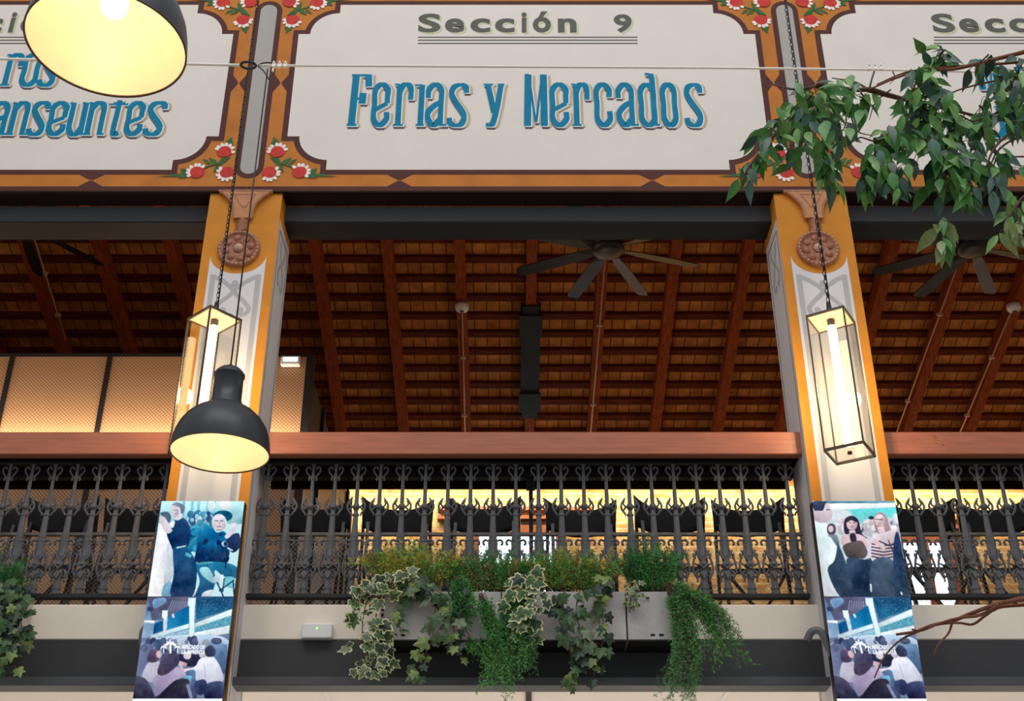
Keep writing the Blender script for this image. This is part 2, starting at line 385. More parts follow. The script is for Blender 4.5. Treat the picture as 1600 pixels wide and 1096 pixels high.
# ------------------------------------------------------------------ steel and fascia between columns
ZB1b = P(800, 345, YC + 0.15).z
YBF = 7.36
for k in BAYS:
    xa, xb = COLX[0] + k * BAY + COLW / 2, COLX[1] + k * BAY - COLW / 2
    o = MB().bbox(xa - .1, xb + .1, YBF, YBF + 0.235, ZB1b, ZSB - 0.012, 0.006).build('beam', M['steel_dark']); struct(o)
    MB().box(xa - .1, xb + .1, YBF + 0.01, YBF + 0.225, ZB1b - 0.012, ZB1b + 0.001).build('bottom_flange', M['steel_black'], o)
    zt, zb = P(800, 945, 7.40).z, P(800, 1000, 7.40).z
    struct(MB().bbox(xa, xb, 7.40, 7.455, zb, zt, 0.006).build('trim_1' if k == -1 else ('trim_2' if k == 0 else 'trim_3'), M['fascia_white']))
    z1 = P(800, 1058, 7.30).z; z0 = P(800, 1071.5, 7.30).z
    o = MB().box(xa - .05, xb + .05, 7.40, 7.45, z1 - 0.002, zb - 0.003).build('beam', M['steel_low']); struct(o)
    MB().bbox(xa - .05, xb + .05, 7.30, 7.46, z0, z1, 0.004).build('flange', M['steel_dark'], o)

# ------------------------------------------------------------------ columns
def P2(px, py, Y): p = P(px, py, Y); return (p.x, p.z)
def ribbon(mb, pts, wid, y, m=0, off=(0, 0), grow=0, closed=False):
    """flat brush stroke in a plane of constant y; wid is a number or a function of the stroke's direction"""
    pts = [np.array(p, float) for p in pts]; vs = []; n = len(pts)
    for i, p in enumerate(pts):
        d = (pts[(i + 1) % n] - pts[i - 1]) if closed else (pts[min(i + 1, n - 1)] - pts[max(i - 1, 0)]); L = np.hypot(*d); d = d / (L if L else 1)
        wd = (wid(d) if callable(wid) else wid) / 2 + grow; nn = np.array((-d[1], d[0]))
        q = p.copy()
        if grow and i == 0 and not closed: q = q - d * grow
        if grow and i == n - 1 and not closed: q = q + d * grow
        for s in (1, -1): vs.append((q[0] + nn[0] * wd * s + off[0], y, q[1] + nn[1] * wd * s + off[1]))
    mb.add(vs, [(2 * i, 2 * i + 1, (2 * i + 3) % (2 * n), (2 * i + 2) % (2 * n)) for i in range(n if closed else n - 1)], m)
def disc(mb, cx, cz, rx, rz, y, m=0, rot=0, n=14):
    c, s = math.cos(rot), math.sin(rot)
    mb.face([(cx + rx * math.cos(2 * math.pi * i / n) * c - rz * math.sin(2 * math.pi * i / n) * s, y, cz + rx * math.cos(2 * math.pi * i / n) * s + rz * math.sin(2 * math.pi * i / n) * c) for i in range(n)], m)
RX = COLX[1]
def rc(cx, cy): p = P(1150 + cx * 0.2098, 290 + cy * 0.2098, YC); return (p.x - RX, p.z)    # detail of the column head
zw = P(1200, 347, YC + 0.05).z
tipz = (rc(385, 525)[1] + rc(822, 515)[1]) / 2; dipz = rc(600, 660)[1]
IN = COLW / 2 - 0.062
def make_column(x):
    t = thing('column', '', 'column', (x, YC + COLD / 2, 0)); h = COLW / 2; y0 = -COLD / 2
    MB().box(-h, h, y0, COLD / 2, 0, zw).build('shaft', M['column_white'], t)
    MB().box(-h, h, y0, COLD / 2 - 0.002, zw, ZSB - 0.001).build('capital_block', M['column_orange'], t)
    MB().box(-h - .001, h + .001, y0 - 0.003, y0 + 0.004, 0, zw + .001).build('orange_face', M['column_orange'], t)
    arc = [(IN * math.cos(a), tipz - (tipz - dipz) * math.sin(a)) for a in [math.pi * i / 20 for i in range(21)]]
    # scooped top of the white field
    pts = [(-IN, 0), (IN, 0)] + [(p[0], p[1]) for p in arc]
    MB().plate(pts, y0 - 0.006, y0 - 0.0031).build('white_panel', M['column_white'], t)
    mb = MB(); yy = y0 - 0.0068
    L = 0.155; topz = rc(440, 640)[1] - 0.03
    for s in (-1, 1):
        ribbon(mb, [(s * L, 0.0), (s * L, topz)], 0.036, yy)
        ribbon(mb, [(s * (L + 0.016), topz - 0.012), (s * (L - .04), topz - .032), (s * 0.075, topz - .055)], 0.032, yy - .0002)
        st = smooth([(s * 0.075, topz - 0.058), (s * .03, topz - .095), (-s * .03, topz - .17), (-s * .085, topz - .225), (-s * .115, topz - .275), (-s * .09, topz - .315), (-s * .055, topz - .315), (-s * .045, topz - .285)], 6)
        ribbon(mb, st, 0.03, yy - .0004 - (s + 1) * .0001)
        disc(mb, -s * .058, topz - .285, .022, .026, yy - .0008)
        disc(mb, s * 0.055, topz - .36, .018, .02, yy - .0008)
    disc(mb, 0, topz - .07, .022, .026, yy - .0008); disc(mb, 0, topz - .335, .02, .024, yy - .0008)
    mb.build('grey_ornament', M['column_grey'], t)
    # painted side faces: thin frame line and a scroll
    for s in (-1, 1):
        mb = MB(); xs = s * (h + 0.0012)
        def sq(ya, yb, za, zb): mb.box(min(xs, xs + s * .0006), max(xs, xs + s * .0006), ya, yb, za, zb)
        ya, yb = y0 + 0.05, COLD / 2 - 0.05
        sq(ya, ya + .006, 0, zw - .07); sq(yb, yb + .006, 0, zw - .07); sq(ya, yb, zw - .076, zw - .07)
        mb.build('side_line', M['brown_paint'], t)
        mb = MB()
        for sg in (-1, 1):
            pp = smooth([(sg * .08, zw - .12), (sg * .05, zw - .2), (-sg * .04, zw - .3), (-sg * .09, zw - .38), (-sg * .06, zw - .45), (-sg * .02, zw - .42)], 5)
            vs = [];
            for i, p in enumerate(pp):
                d = pp[min(i + 1, len(pp) - 1)] - pp[max(i - 1, 0)]; d = d / np.hypot(*d)
                for q in (1, -1): vs.append((xs + s * (.0008 + .0001 * sg), p[0] - d[1] * .013 * q, p[1] + d[0] * .013 * q))
            mb.add(vs, [(2 * i, 2 * i + 1, 2 * i + 3, 2 * i + 2) for i in range(len(pp) - 1)])
        mb.build('side_scroll', M['column_grey'], t)
    # rosette
    c0 = P(1277, 391, YC); cz = c0.z; r = 0.146
    mb = MB(); mb.lathe([(r, 0), (r, .022), (r * .95, .032), (r * .86, .032), (r * .82, .022), (r * .5, .02), (r * .34, .03), (r * .3, .024), (0.0005, .024)], (0, y0 - 0.003, cz), 40, axis='y')
    for i in range(8):
        a = i * math.pi / 4 + .2; mb.ball((math.cos(a) * r * .58, y0 - .022, cz + math.sin(a) * r * .58), r * .19, .016, r * .19, 6)
    o = mb.build('rosette', M['plaster_relief'], t)
    mb = MB()
    for i in range(28):
        a = i * math.pi / 14; mb.ball((math.cos(a) * r * .9, y0 - .034, cz + math.sin(a) * r * .9), .009, .008, .009, 4)
    mb.ball((0, y0 - .03, cz), r * .24, .024, r * .24, 8)
    mb.build('beads', M['relief_bead'], o)
    # bracket that flares up to the frieze
    zt = ZSB - 0.002; zm = rc(570, 245)[1]; zn = rc(570, 262)[1]
    cu = [(0.17, zt - .022), (.135, zt - .055), (.1, zt - .10), (.078, zt - .15), (.07, zm)]
    cu = [tuple(p) for p in smooth(cu, 5)]
    out = [(-.19, zt), (-.19, zt - .018)] + [(-a, b) for a, b in cu] + [(-.062, zn), (.062, zn)] + list(reversed(cu)) + [(.19, zt - .018), (.19, zt)]
    MB().plate(out, y0 - .035, y0 - .003).build('bracket', M['relief_tan'], t, bevel=.004)
    mb = MB()
    for s in (-1, 1):
        ribbon(mb, [(s * (a - .008), b) for a, b in cu], .016, y0 - .0362 - .0001 * s)
    ribbon(mb, [(-.19, zt - .008), (.19, zt - .008)], .014, y0 - .0366)
    tr = [(-.075, zt - .04), (.075, zt - .04), (.012, zt - .15), (-.012, zt - .15)]
    for i in range(4): ribbon(mb, [tr[i], tr[(i + 1) % 4]], .009, y0 - .0368)
    mb.build('bracket_line', M['plaster_relief'], t)
    mb = MB()
    zz = zn
    for i in range(7):
        z = zn - (zn - cz - r) * (i + .5) / 7
        mb.tube([(-.036, y0 - .012, z - .012), (0, y0 - .024, z), (.036, y0 - .012, z + .012)], .014, 6)
    mb.build('wrapped_stem', M['plaster_relief'], t)
    return t
c_left = make_column(COLX[0]); c_left['label'] = 'orange and white painted column with rosette behind the round dome lamp'
c_right = copy_tree(c_left, None, kidmap(c_left)); c_right.location.x = COLX[1]
c_right['label'] = 'orange and white painted column with rosette whose lantern hangs unobstructed'
for o in (c_left, c_right): o['group'] = 'painted columns'

# ------------------------------------------------------------------ frieze signs
PA = P(449.6, 209, YS); AHW = X0 - PA.x                  # half width of cream field
ZCB = P(800, 265.7, YS).z; ZCT = P(800, 8.0, YS).z
ST, RA = 0.088, 0.215
def outline(d):
    def corner(sx, sz):                       # from the vertical edge to the horizontal edge
        ex = sx * (AHW + d); zc = (ZCB if sz < 0 else ZCT); ez = zc + sz * d
        cx, cz = sx * (AHW - ST - RA), zc - sz * (ST + RA); r = RA + d
        a0 = math.asin(d / r); pts = [(ex, cz + sz * d)]
        for i in range(13):
            a = a0 + (math.pi / 2 - 2 * a0) * i / 12
            pts.append((cx + sx * r * math.cos(a), cz + sz * r * math.sin(a)))
        pts.append((cx + sx * d, ez))
        return pts
    return corner(-1, -1) + corner(1, -1)[::-1] + corner(1, 1) + corner(-1, 1)[::-1]
def flowers(mb, sx, sz):
    zc = ZCB if sz < 0 else ZCT
    def q(x, z): return (sx * (AHW + x), zc - sz * z)      # x outward negative towards panel centre; z towards centre positive
    # q takes distances from the cream corner: x>0 outward
    random.seed(int(sx * 3 + sz * 7 + 40))
    y = YS - 0.0040
    def leaf(a, b, wd, k=0):
        a = np.array(a); b = np.array(b); d = b - a; n = np.array((-d[1], d[0])); n = n / np.hypot(*n)
        L = [q(*(a + d * t + n * wd * f)) for t, f in ((0, .15), (.3, .8), (.55, .6), (1, 0), (.6, -.5), (.35, -.7), (0, -.15))]
        mb.face([(p[0], y - k * .0001, p[1]) for p in L], 2)
    for i, (a, b, wd) in enumerate((((.07, .21), (.10, .30), .03), ((.085, .20), (.06, .27), .022), ((.10, .215), (.105, .26), .018), ((.03, .06), (.11, .115), .03), ((.02, .05), (-.05, .11), .025), ((-.03, .05), (-.09, .10), .018), ((.03, .05), (.00, -.03), .02), ((.06, .07), (.02, .035), .02),
                              ((-.19, -.03), (-.24, .012), .03), ((-.18, -.05), (-.30, -.045), .022), ((-.2, -.05), (-.40, -.06), .012), ((-.17, -.05), (-.25, -.075), .02))):
        leaf(a, b, wd, i)
    st = smooth([(.09, .11), (.03, .06), (-.03, .035), (-.1, .0)], 4)
    ribbon(mb, [q(*p) for p in st], .012, y - .002, 2)
    for cx, cz, ang in ((.06, .165, 1.4), (.095, -.03, 3.9), (-.12, -.02, 2.3)):
        for i in range(7):
            a = ang - 1.5 + i * 3.0 / 6 + random.uniform(-.1, .1)
            px, pz = q(cx + math.cos(a) * .058, cz + math.sin(a) * .058)
            disc(mb, px, pz, .021, .014, y - .0025 - i * .00005, 1, math.atan2(-sz * math.sin(a), sx * math.cos(a)), 9)
        px, pz = q(cx, cz); disc(mb, px, pz, .048, .046, y - .0030, 0, 0, 14)
        for i in range(6):
            a = ang + math.pi - 1.2 + i * .48
            px, pz = q(cx + math.cos(a) * .036, cz + math.sin(a) * .036); disc(mb, px, pz, .022, .02, y - .0031 - i * .00005, 0, 0, 9)
T_, t_ = 0.040, 0.034
def pen(k, f):
    if k == 't': return .017
    return (lambda d: f * (.041 * abs(d[1]) + .017 * abs(d[0]))) if k == 'l' else (lambda d: f * (.038 * abs(d[1]) + .029 * abs(d[0])))
G = {
 'o': [('c', [(0, .5), (0, .85), (.5, 1), (1, .85), (1, .5), (1, .15), (.5, 0), (0, .15)])],
 'e': [('l', [(0, .36), (1, .53)]), ('s', [(1, .53), (1, .72), (1, .87), (.5, 1), (0, .85), (0, .5), (0, .15), (.5, 0), (1, .15), (1, .32)])],
 'a': [('s', [(-.05, .66), (0, .86), (.5, 1), (1, .85), (1, .5), (1, 0)]), ('s', [(1, .56), (.5, .48), (0, .32), (0, .15), (.45, 0), (1, .16)]), ('l', [(.9, .01), (1.5, .01)])],
 'c': [('s', [(1, .68), (1, .86), (.5, 1), (0, .85), (0, .5), (0, .15), (.5, 0), (1, .14), (1, .34)])],
 'r': [('l', [(.12, 0), (.12, 1)]), ('s', [(.12, .8), (.42, .98), (.8, .98), (1, .86), (1, .62)]), ('l', [(-.25, .01), (.5, .01)]), ('l', [(-.25, .99), (.1, .99)])],
 'n': [('l', [(0, 0), (0, 1)]), ('s', [(0, .8), (.4, .99), (.85, .95), (1, .8), (1, .5), (1, 0)]), ('l', [(-.25, .01), (.3, .01)]), ('l', [(.8, .01), (1.35, .01)]), ('l', [(-.3, .99), (0, .99)])],
 'u': [('s', [(0, 1), (0, .6), (0, .2), (.3, .01), (.7, .02), (1, .22)]), ('l', [(1, 1), (1, 0)]), ('l', [(.9, .01), (1.4, .01)]), ('l', [(-.3, .99), (0, .99)]), ('l', [(.7, .99), (1, .99)])],
 's': [('s', [(1.15, .80), (1.1, .93), (.75, 1), (.2, .95), (.0, .78), (.3, .58), (.8, .36), (1, .2), (.8, .04), (.35, 0), (-.05, .06), (-.15, .18)])],
 'd': [('c', [(0, .395), (0, .67), (.5, .79), (1, .67), (1, .395), (1, .12), (.5, 0), (0, .12)]), ('l', [(1, 0), (1, .9), (.9, 1)]), ('l', [(.45, 1.0), (.9, .985)]), ('l', [(.9, .01), (1.4, .01)])],
 't': [('s', [(.55, 1.06), (.5, .6), (.4, .14), (.6, .0), (1.15, .05)]), ('l', [(-.7, .93), (1.7, .93)]), ('l', [(-.2, .97), (1.3, .97)])],
 'i': [('l', [(.6, 1), (.5, 0)]), ('l', [(-1.2, .99), (.6, .99)]), ('l', [(-.6, .01), (1.4, .01)])],
 'F': [('l', [(0, 0), (.1, 1)]), ('l', [(-.25, .985), (1.1, .985)]), ('s', [(1.08, 1), (1.12, .9), (1.16, .76)]), ('l', [(.1, .52), (.7, .52)]), ('l', [(.75, .63), (.72, .42)]), ('l', [(-.35, .01), (.4, .01)])],
 'M': [('l', [(0, 0), (.06, 1)]), ('l', [(1, 0), (.98, 1)]), ('t', [(.1, .98), (.48, .06)]), ('t', [(.9, .98), (.52, .06)]), ('l', [(-.16, .01), (.16, .01)]), ('l', [(.84, .01), (1.16, .01)]), ('l', [(-.14, .99), (.1, .99)])],
 'y': [('l', [(0, 1), (.5, .3)]), ('s', [(1, 1), (.75, .5), (.5, .15), (.3, .02), (-.1, .02)]), ('l', [(-.3, .99), (.4, .99)]), ('l', [(.75, .99), (1.25, .99)])],
}
LAYERS = (('letter_maroon', (.010, -.020), .003), ('letter_tan', (.026, -.009), .001), ('letter_pale', (.006, -.005), .0035), ('letter_blue', (0, 0), 0))
def fancy(mbs, ch, pxa, pxb, pyt, pyb):
    xa, zb = P2(pxa, pyb, YS); xb, _ = P2(pxb, pyb, YS); _, zt = P2((pxa + pxb) / 2, pyt, YS); xa -= X0; xb -= X0
    cxm = P2((pxa + pxb) / 2, (pyt + pyb) / 2, YS)
    for si, (kind, pts) in enumerate(G[ch]):
        q = [(xa + T_ / 2 + x * max(xb - xa - T_, 0.03), zb + t_ / 2 + y * (zt - zb - t_)) for x, y in pts]
        if kind == 's': q = smooth(q, 9)
        elif kind == 'c': q = smooth(q, 9, True)
        for li, (mn, off, gr) in enumerate(LAYERS):
            ribbon(mbs[li], q, pen(kind, 1.25 if ch in 'FM' else 1.0), YS - 0.0052 - li * .0012 - si * .00012 - (int(pxa) % 7) * .000015, 0, off, gr, kind == 'c')
def glyph_mesh(ch, bold=0.028):
    cu = bpy.data.curves.new('lettering', 'FONT'); cu.body = ch; cu.offset = bold; cu.resolution_u = 5
    ob = bpy.data.objects.new('lettering', cu); C.objects.link(ob)
    me = bpy.data.meshes.new_from_object(ob.evaluated_get(bpy.context.evaluated_depsgraph_get()))
    vs = np.array([v.co[:2] for v in me.vertices]); fs = [tuple(p.vertices) for p in me.polygons]
    bpy.data.objects.remove(ob); bpy.data.meshes.remove(me); bpy.data.curves.remove(cu)
    lo, hi = vs.min(0), vs.max(0)
    return (vs - lo) / np.maximum(hi - lo, 1e-6), fs
def plain(mbs, ch, x0, x1, z0, z1, y, layers, bold=.034):
    vs, fs = glyph_mesh(ch, bold)
    for li, off in enumerate(layers):
        mbs[li].add([(x0 + a * (x1 - x0) + off[0], y - li * .0012, z0 + b * (z1 - z0) + off[1]) for a, b in vs], fs)
SECC = {'S': (653, 688, 22), 'e': (695, 725, 29.5), 'c': (735, 766, 29.5), 'C': (773.5, 804, 29.5), 'i': (815, 823, 20), 'ó': (832.6, 861, 18.5), 'n': (872, 901, 29.5), '9': (960, 988, 23)}
def make_sign(k, label, line, secc, shift):
    dx = X0 + k * BAY
    t = thing('painted_sign', label, 'sign', (dx, YS, ZCB), 'frieze signs')
    def fin(mb, name, m, par=t): 
        z = ZCB; mb.v = [(a, b - YS, c - z) for a, b, c in mb.v]; return mb.build(name, m, par)
    mb = MB(); mb.plate(outline(.042), YS - .0012, YS)
    # outer brown lines and the crossed diamonds
    zo = ZSB
    W = BAY / 2 - 0.105
    mb.plate([(-BAY / 2 + .001, zo + .001), (BAY / 2 - .001, zo + .001), (BAY / 2 - .001, zo + .036), (-BAY / 2 + .001, zo + .036)], YS - .0012, YS)
    yy = YS - .0016
    for px in (624.5, 1019):
        x = P(px, 280, YS).x - X0
        for a, b in ((ZCB - .04, -1), (zo + .03, 1)):
            zm_ = (ZCB - .04 + zo + .036) / 2 - b * .004
            mb.face([(x - .095, yy, a), (x + .095, yy, a), (x + .012, yy, zm_), (x - .012, yy, zm_)])
    zd = P(437, 130, YS).z
    for s in (-1, 1):
        xi, xo = AHW + .04, W
        for a, b in ((xi, 1), (xo, -1)):
            m_ = (xi + xo) / 2 - b * .006
            mb.face([(s * a, yy, zd - .085), (s * a, yy, zd + .085), (s * m_, yy, zd + .008), (s * m_, yy, zd - .008)])
    # top outer line
    zt2 = ZCT + (ZCB - ZSB)
    mb.plate([(-BAY / 2 + .001, zt2 - .036), (BAY / 2 - .001, zt2 - .036), (BAY / 2 - .001, zt2), (-BAY / 2 + .001, zt2)], YS - .0012, YS)
    fin(mb, 'brown_border', M['brown_paint'])
    mb = MB(); mb.plate(outline(0), YS - .0028, YS - .0013); fin(mb, 'cream_field', M['cream_paint'])
    for sx in (-1, 1):
        for sz in (-1, 1):
            mb = MB(); flowers(mb, sx, sz); fin(mb, 'flower_motif', [M['flower_red'], M['flower_white'], M['flower_green']])
    mbs = [MB() for _ in LAYERS]
    for ch, a, b, zt, zb in line: fancy(mbs, ch, a, b, zt, zb)
    if line:
        for mb in mbs: mb.v = [(a - (dx - X0), b, c) for a, b, c in mb.v]
        o = fin(mbs[3], 'lettering', M['letter_blue'])
        for mb, (mn, _, _) in zip(mbs[:3], LAYERS): fin(mb, 'letter_shade', M[mn], o)
    for part_, grp_ in (('heading', [c for c in secc if c != '9']), ('heading_number', [c for c in secc if c == '9'])):
      mbs = [MB(), MB()]
      for ch in grp_:
          a, b, zt = SECC[ch]; xa, zb = P2(a + shift, 51.5, YS); xb = P2(b + shift, 51.5, YS)[0]; z1 = P2(a, zt, YS)[1]
          plain(mbs, ch.lower() if ch == 'C' else ch, xa - dx, xb - dx, zb, z1, YS - .0045, ((.016, -.014), (0, 0)))
      if grp_: o = fin(mbs[1], part_, M['letter_grey']); fin(mbs[0], part_ + '_shade', M['letter_lime'], o)
    mb = MB()
    for py in (58.7, 63.3, 68.3):
        xa, z = P2(653 + shift, py, YS); xb = P2(996 + shift, py, YS)[0]
        xa, xb = max(xa - dx, -AHW + .1), min(xb - dx, AHW - .1)
        mb.box(xa, xb, YS - .0036, YS - .0030, z - .006, z + .006)
    fin(mb, 'underline', M['letter_grey'])
    return t
Lc = [('F', 544.5, 573, 115, 200), ('e', 578.7, 607, 130, 200), ('r', 614.6, 643.8, 130, 200), ('i', 649, 660, 131, 200), ('a', 664, 692, 130, 200), ('s', 700, 729, 131, 200), ('y', 757, 787, 130, 200),
      ('M', 820, 855, 115, 200), ('e', 860, 889.5, 130, 200), ('r', 895, 923, 130, 200), ('c', 930, 958, 130, 200), ('a', 965, 993, 130, 200), ('d', 1000, 1028, 114, 200), ('o', 1035, 1061, 130, 200), ('s', 1073, 1100, 131, 200)]
Ll = [('r', 0, 28, 84, 137), ('o', 28, 56, 84, 137), ('s', 58, 84, 84, 137),
      ('a', -22, 6, 159, 214), ('n', 10, 38, 159, 214), ('s', 41, 67, 159, 214), ('e', 70, 99, 159, 214), ('u', 101, 129, 159, 214), ('n', 131, 159, 159, 214), ('t', 166, 187, 158, 214), ('e', 192, 220, 159, 214), ('s', 224, 252, 159, 214)]
Lr = [('M', 1532, 1566, 92, 143), ('u', 1573, 1603, 104, 143), ('u', 1545, 1575, 165, 216), ('r', 1580, 1608, 165, 216)]
make_sign(-1, 'cream painted sign whose blue lines end in ros and anseuntes behind the large lamp', Ll, 'eCió', -803)
make_sign(0, 'cream painted frieze sign reading Sección 9 Ferias y Mercados in blue letters', Lc, 'SecCión9', 0)
make_sign(1, 'cream painted frieze sign headed Secc, its blue letters screened by hanging leaves', Lr, 'SecC', 806)
# rounded grey slots over the columns
for x, lb in ((COLX[0], 'tall rounded grey slot with brown outline beside the cable ring'), (COLX[1], 'tall rounded grey slot with brown outline above the leafy branch tip')):
    zb_, zt_ = P(386, 272, YS).z, P(400, 8, YS).z
    t = thing('painted_slot', lb, 'painted slot', (x, YS, zb_), 'rounded slots between signs')
    def caps(r, d): 
        H = zt_ - zb_
        return [(r * math.cos(a), .064 - (.064 + d - .0) * 0 + r * math.sin(a)) for a in [math.pi + math.pi * i / 12 for i in range(13)]] + [(r * math.cos(a), H - .064 + r * math.sin(a)) for a in [math.pi * i / 12 for i in range(13)]]
    MB().plate(caps(.104, .04), -.0012, 0).build('outline', M['brown_paint'], t)
    MB().plate(caps(.064, 0), -.0026, -.0013).build('slot_field', M['slot_grey'], t)

# ------------------------------------------------------------------ bar counters, railings, mesh guards
def rel(mb, L): mb.v = [(a - L[0], b - L[1], c - L[2]) for a, b, c in mb.v]; return mb
CY0 = 7.30; ZC1 = P(800, 675, CY0).z; ZC0 = P(800, 710, CY0).z; CY1 = 7.80
YBAL = 7.44; ZBT = ZC0 - 0.012; ZRL = P(800, 930, YBAL).z
BN = {-1: 'left', 0: 'middle', 1: 'right'}
CL = {-1: 'reddish wood bar counter under the perforated tan wall', 0: 'reddish wood bar counter over the ivy planters', 1: 'reddish wood bar counter marked with a small gold emblem'}
RLb = {-1: 'dark cast iron balcony railing before the perforated tan wall', 0: 'dark cast iron balcony railing behind the ivy planters', 1: 'dark cast iron balcony railing beside the bare twigs'}
ML = {-1: 'fine wire mesh guard behind the railing and before the tan wall', 0: 'fine wire mesh guard behind the railing over the planters', 1: 'fine wire mesh guard behind the railing next to the bare twigs'}
for k in BAYS:
    cx = X0 + k * BAY; xa, xb = COLX[0] + k * BAY + COLW / 2 + .003, COLX[1] + k * BAY - COLW / 2 - .003
    t = thing('bar_counter', CL[k], 'bar counter', (cx, CY0, ZC0), 'bar counters')
    rel(MB().bbox(xa, xb, CY0, CY0 + 0.07, ZC0, ZC1, .006), t.location).build('front_board', M['counter_wood'], t)
    rel(MB().box(xa, xb, CY0 + .0705, CY1, ZC0 + .02, ZC0 + .06), t.location).build('worktop', M['soffit_dark'], t)
    rel(MB().bbox(xa, xb, CY1, CY1 + .04, ZC0 - .02, ZC0 + .07, .004), t.location).build('back_edge', M['soffit_dark'], t)
    rel(MB().box(xa, xb, CY0 + .30, CY0 + .36, ZC0 - .03, ZC0 + .0195), t.location).build('bearer', M['black_metal'], t)
    px = P(829, 720, 7.66).x + k * BAY
    rel(MB().box(px - .013, px + .013, 7.647, 7.673, ZFL, ZC0 - .03), t.location).build('post', M['black_metal'], t)
    rel(MB().box(px - .03, px + .03, 7.63, 7.69, ZC0 - .09, ZC0 - .028), t.location).build('bracket', M['black_metal'], t)
    if k == 1:
        mb = MB(); g = P(1461, 686, CY0 - .001); z = g.z
        for q in ([(-.02, .015), (.0, .025), (.012, .01), (-.008, .0), (-.02, .008)], [(-.01, -.008), (.01, -.012), (.016, -.03), (.0, -.025)], [(.012, -.02), (.03, -.04), (.05, -.045)]):
            mb.tube([(g.x + a, CY0 - .0008, z + b) for a, b in q], .0028, 5)
        rel(mb, t.location).build('gold_emblem', M['gold_mark'], t)

# one cast iron baluster, about 0.87 m tall, standing on z = 0
HB = ZBT - ZRL
def make_baluster_mesh():
    K = HB / 905.0
    def Z(y): return (1000 - y) * K
    mb = MB(); X = 0.00093
    # central shaft: flattened square bar that tapers upward
    prof = [(1000, 29), (985, 29), (984, 25), (968, 25), (967, 29), (950, 29), (948, 23), (905, 20), (880, 25), (855, 28), (838, 20), (826, 18), (790, 18), (772, 22), (745, 29), (700, 24), (650, 27), (640, 31), (628, 31), (626, 24), (612, 27), (600, 27), (598, 21), (470, 17), (462, 23), (452, 23), (450, 15), (425, 14), (415, 20), (385, 20), (378, 14), (345, 14), (215, 11), (208, 15), (196, 15), (194, 11), (112, 10), (110, 14), (95, 14)]
    vs = []
    for y, r in prof:
        for a in range(8):
            t = math.pi / 4 * a + math.pi / 8; f = 1 / math.cos(math.pi / 8)
            vs.append((r * X * f * math.cos(t), min(r, 30) * X * .8 * f * math.sin(t), Z(y)))
    fs = [(i * 8 + a, i * 8 + (a + 1) % 8, i * 8 + 8 + (a + 1) % 8, i * 8 + 8 + a) for i in range(len(prof) - 1) for a in range(8)]
    fs += [tuple(range(7, -1, -1)), tuple(range(len(vs) - 8, len(vs)))]
    mb.add(vs, fs)
    def sc(pts, r, n=5, yo=0):
        for s in (-1, 1):
            q = smooth([(s * p[0] * X, p[1]) for p in pts], 4)
            N = len(q); rr = [(r * (0.65 + 0.35 * math.sin(math.pi * (i + 1) / (N + 1)))) * X for i in range(N)]
            mb.tube([(p[0], yo, Z(p[1])) for p in q], rr, n)
    sc([(8, 206), (26, 178), (47, 148), (49, 128), (36, 115), (22, 122), (24, 134)], 7.5)             # heart
    sc([(10, 185), (26, 196), (24, 215)], 8)
    sc([(30, 338), (44, 356), (58, 382), (60, 404), (50, 430), (36, 446), (32, 462)], 8.5)             # ring pair
    sc([(10, 398), (34, 394), (44, 374), (34, 356)], 7); sc([(10, 400), (34, 408), (42, 425)], 7)
    sc([(30, 640), (50, 632), (64, 645), (62, 662), (52, 664)], 8.5)                                   # upper hook
    sc([(30, 650), (26, 690), (44, 730), (58, 768), (66, 812), (62, 850), (48, 880), (40, 905), (46, 915)], 8)
    sc([(44, 760), (56, 742), (56, 722)], 8); sc([(50, 700), (40, 716), (26, 724)], 7)
    sc([(56, 792), (40, 800), (24, 806)], 7)
    sc([(12, 830), (34, 842), (46, 862), (40, 884), (28, 876)], 10)                                    # leaf base
    sc([(0, 780), (20, 760), (30, 740), (30, 700)], 9, 5, -.012)
    for s in (-1, 1):
        mb.plate([(0, Z(772)), (s * 34 * X, Z(806)), (0, Z(840))] if s > 0 else [(0, Z(840)), (-34 * X, Z(806)), (0, Z(772))], -.034, .02)
    mb.ball((0, -.032, Z(806)), 15 * X, .012, 15 * X, 5); mb.ball((0, -.014, Z(400)), 24 * X, .014, 22 * X, 5)
    mb.plate([(-22 * X, Z(864)), (0, Z(905)), (22 * X, Z(864)), (0, Z(846))], -.03, 0)
    return mb
b0 = make_baluster_mesh().build('baluster', M['iron_grey'])
xb0, xb1 = P(420, 735, YBAL).x, P(1227, 735, YBAL).x
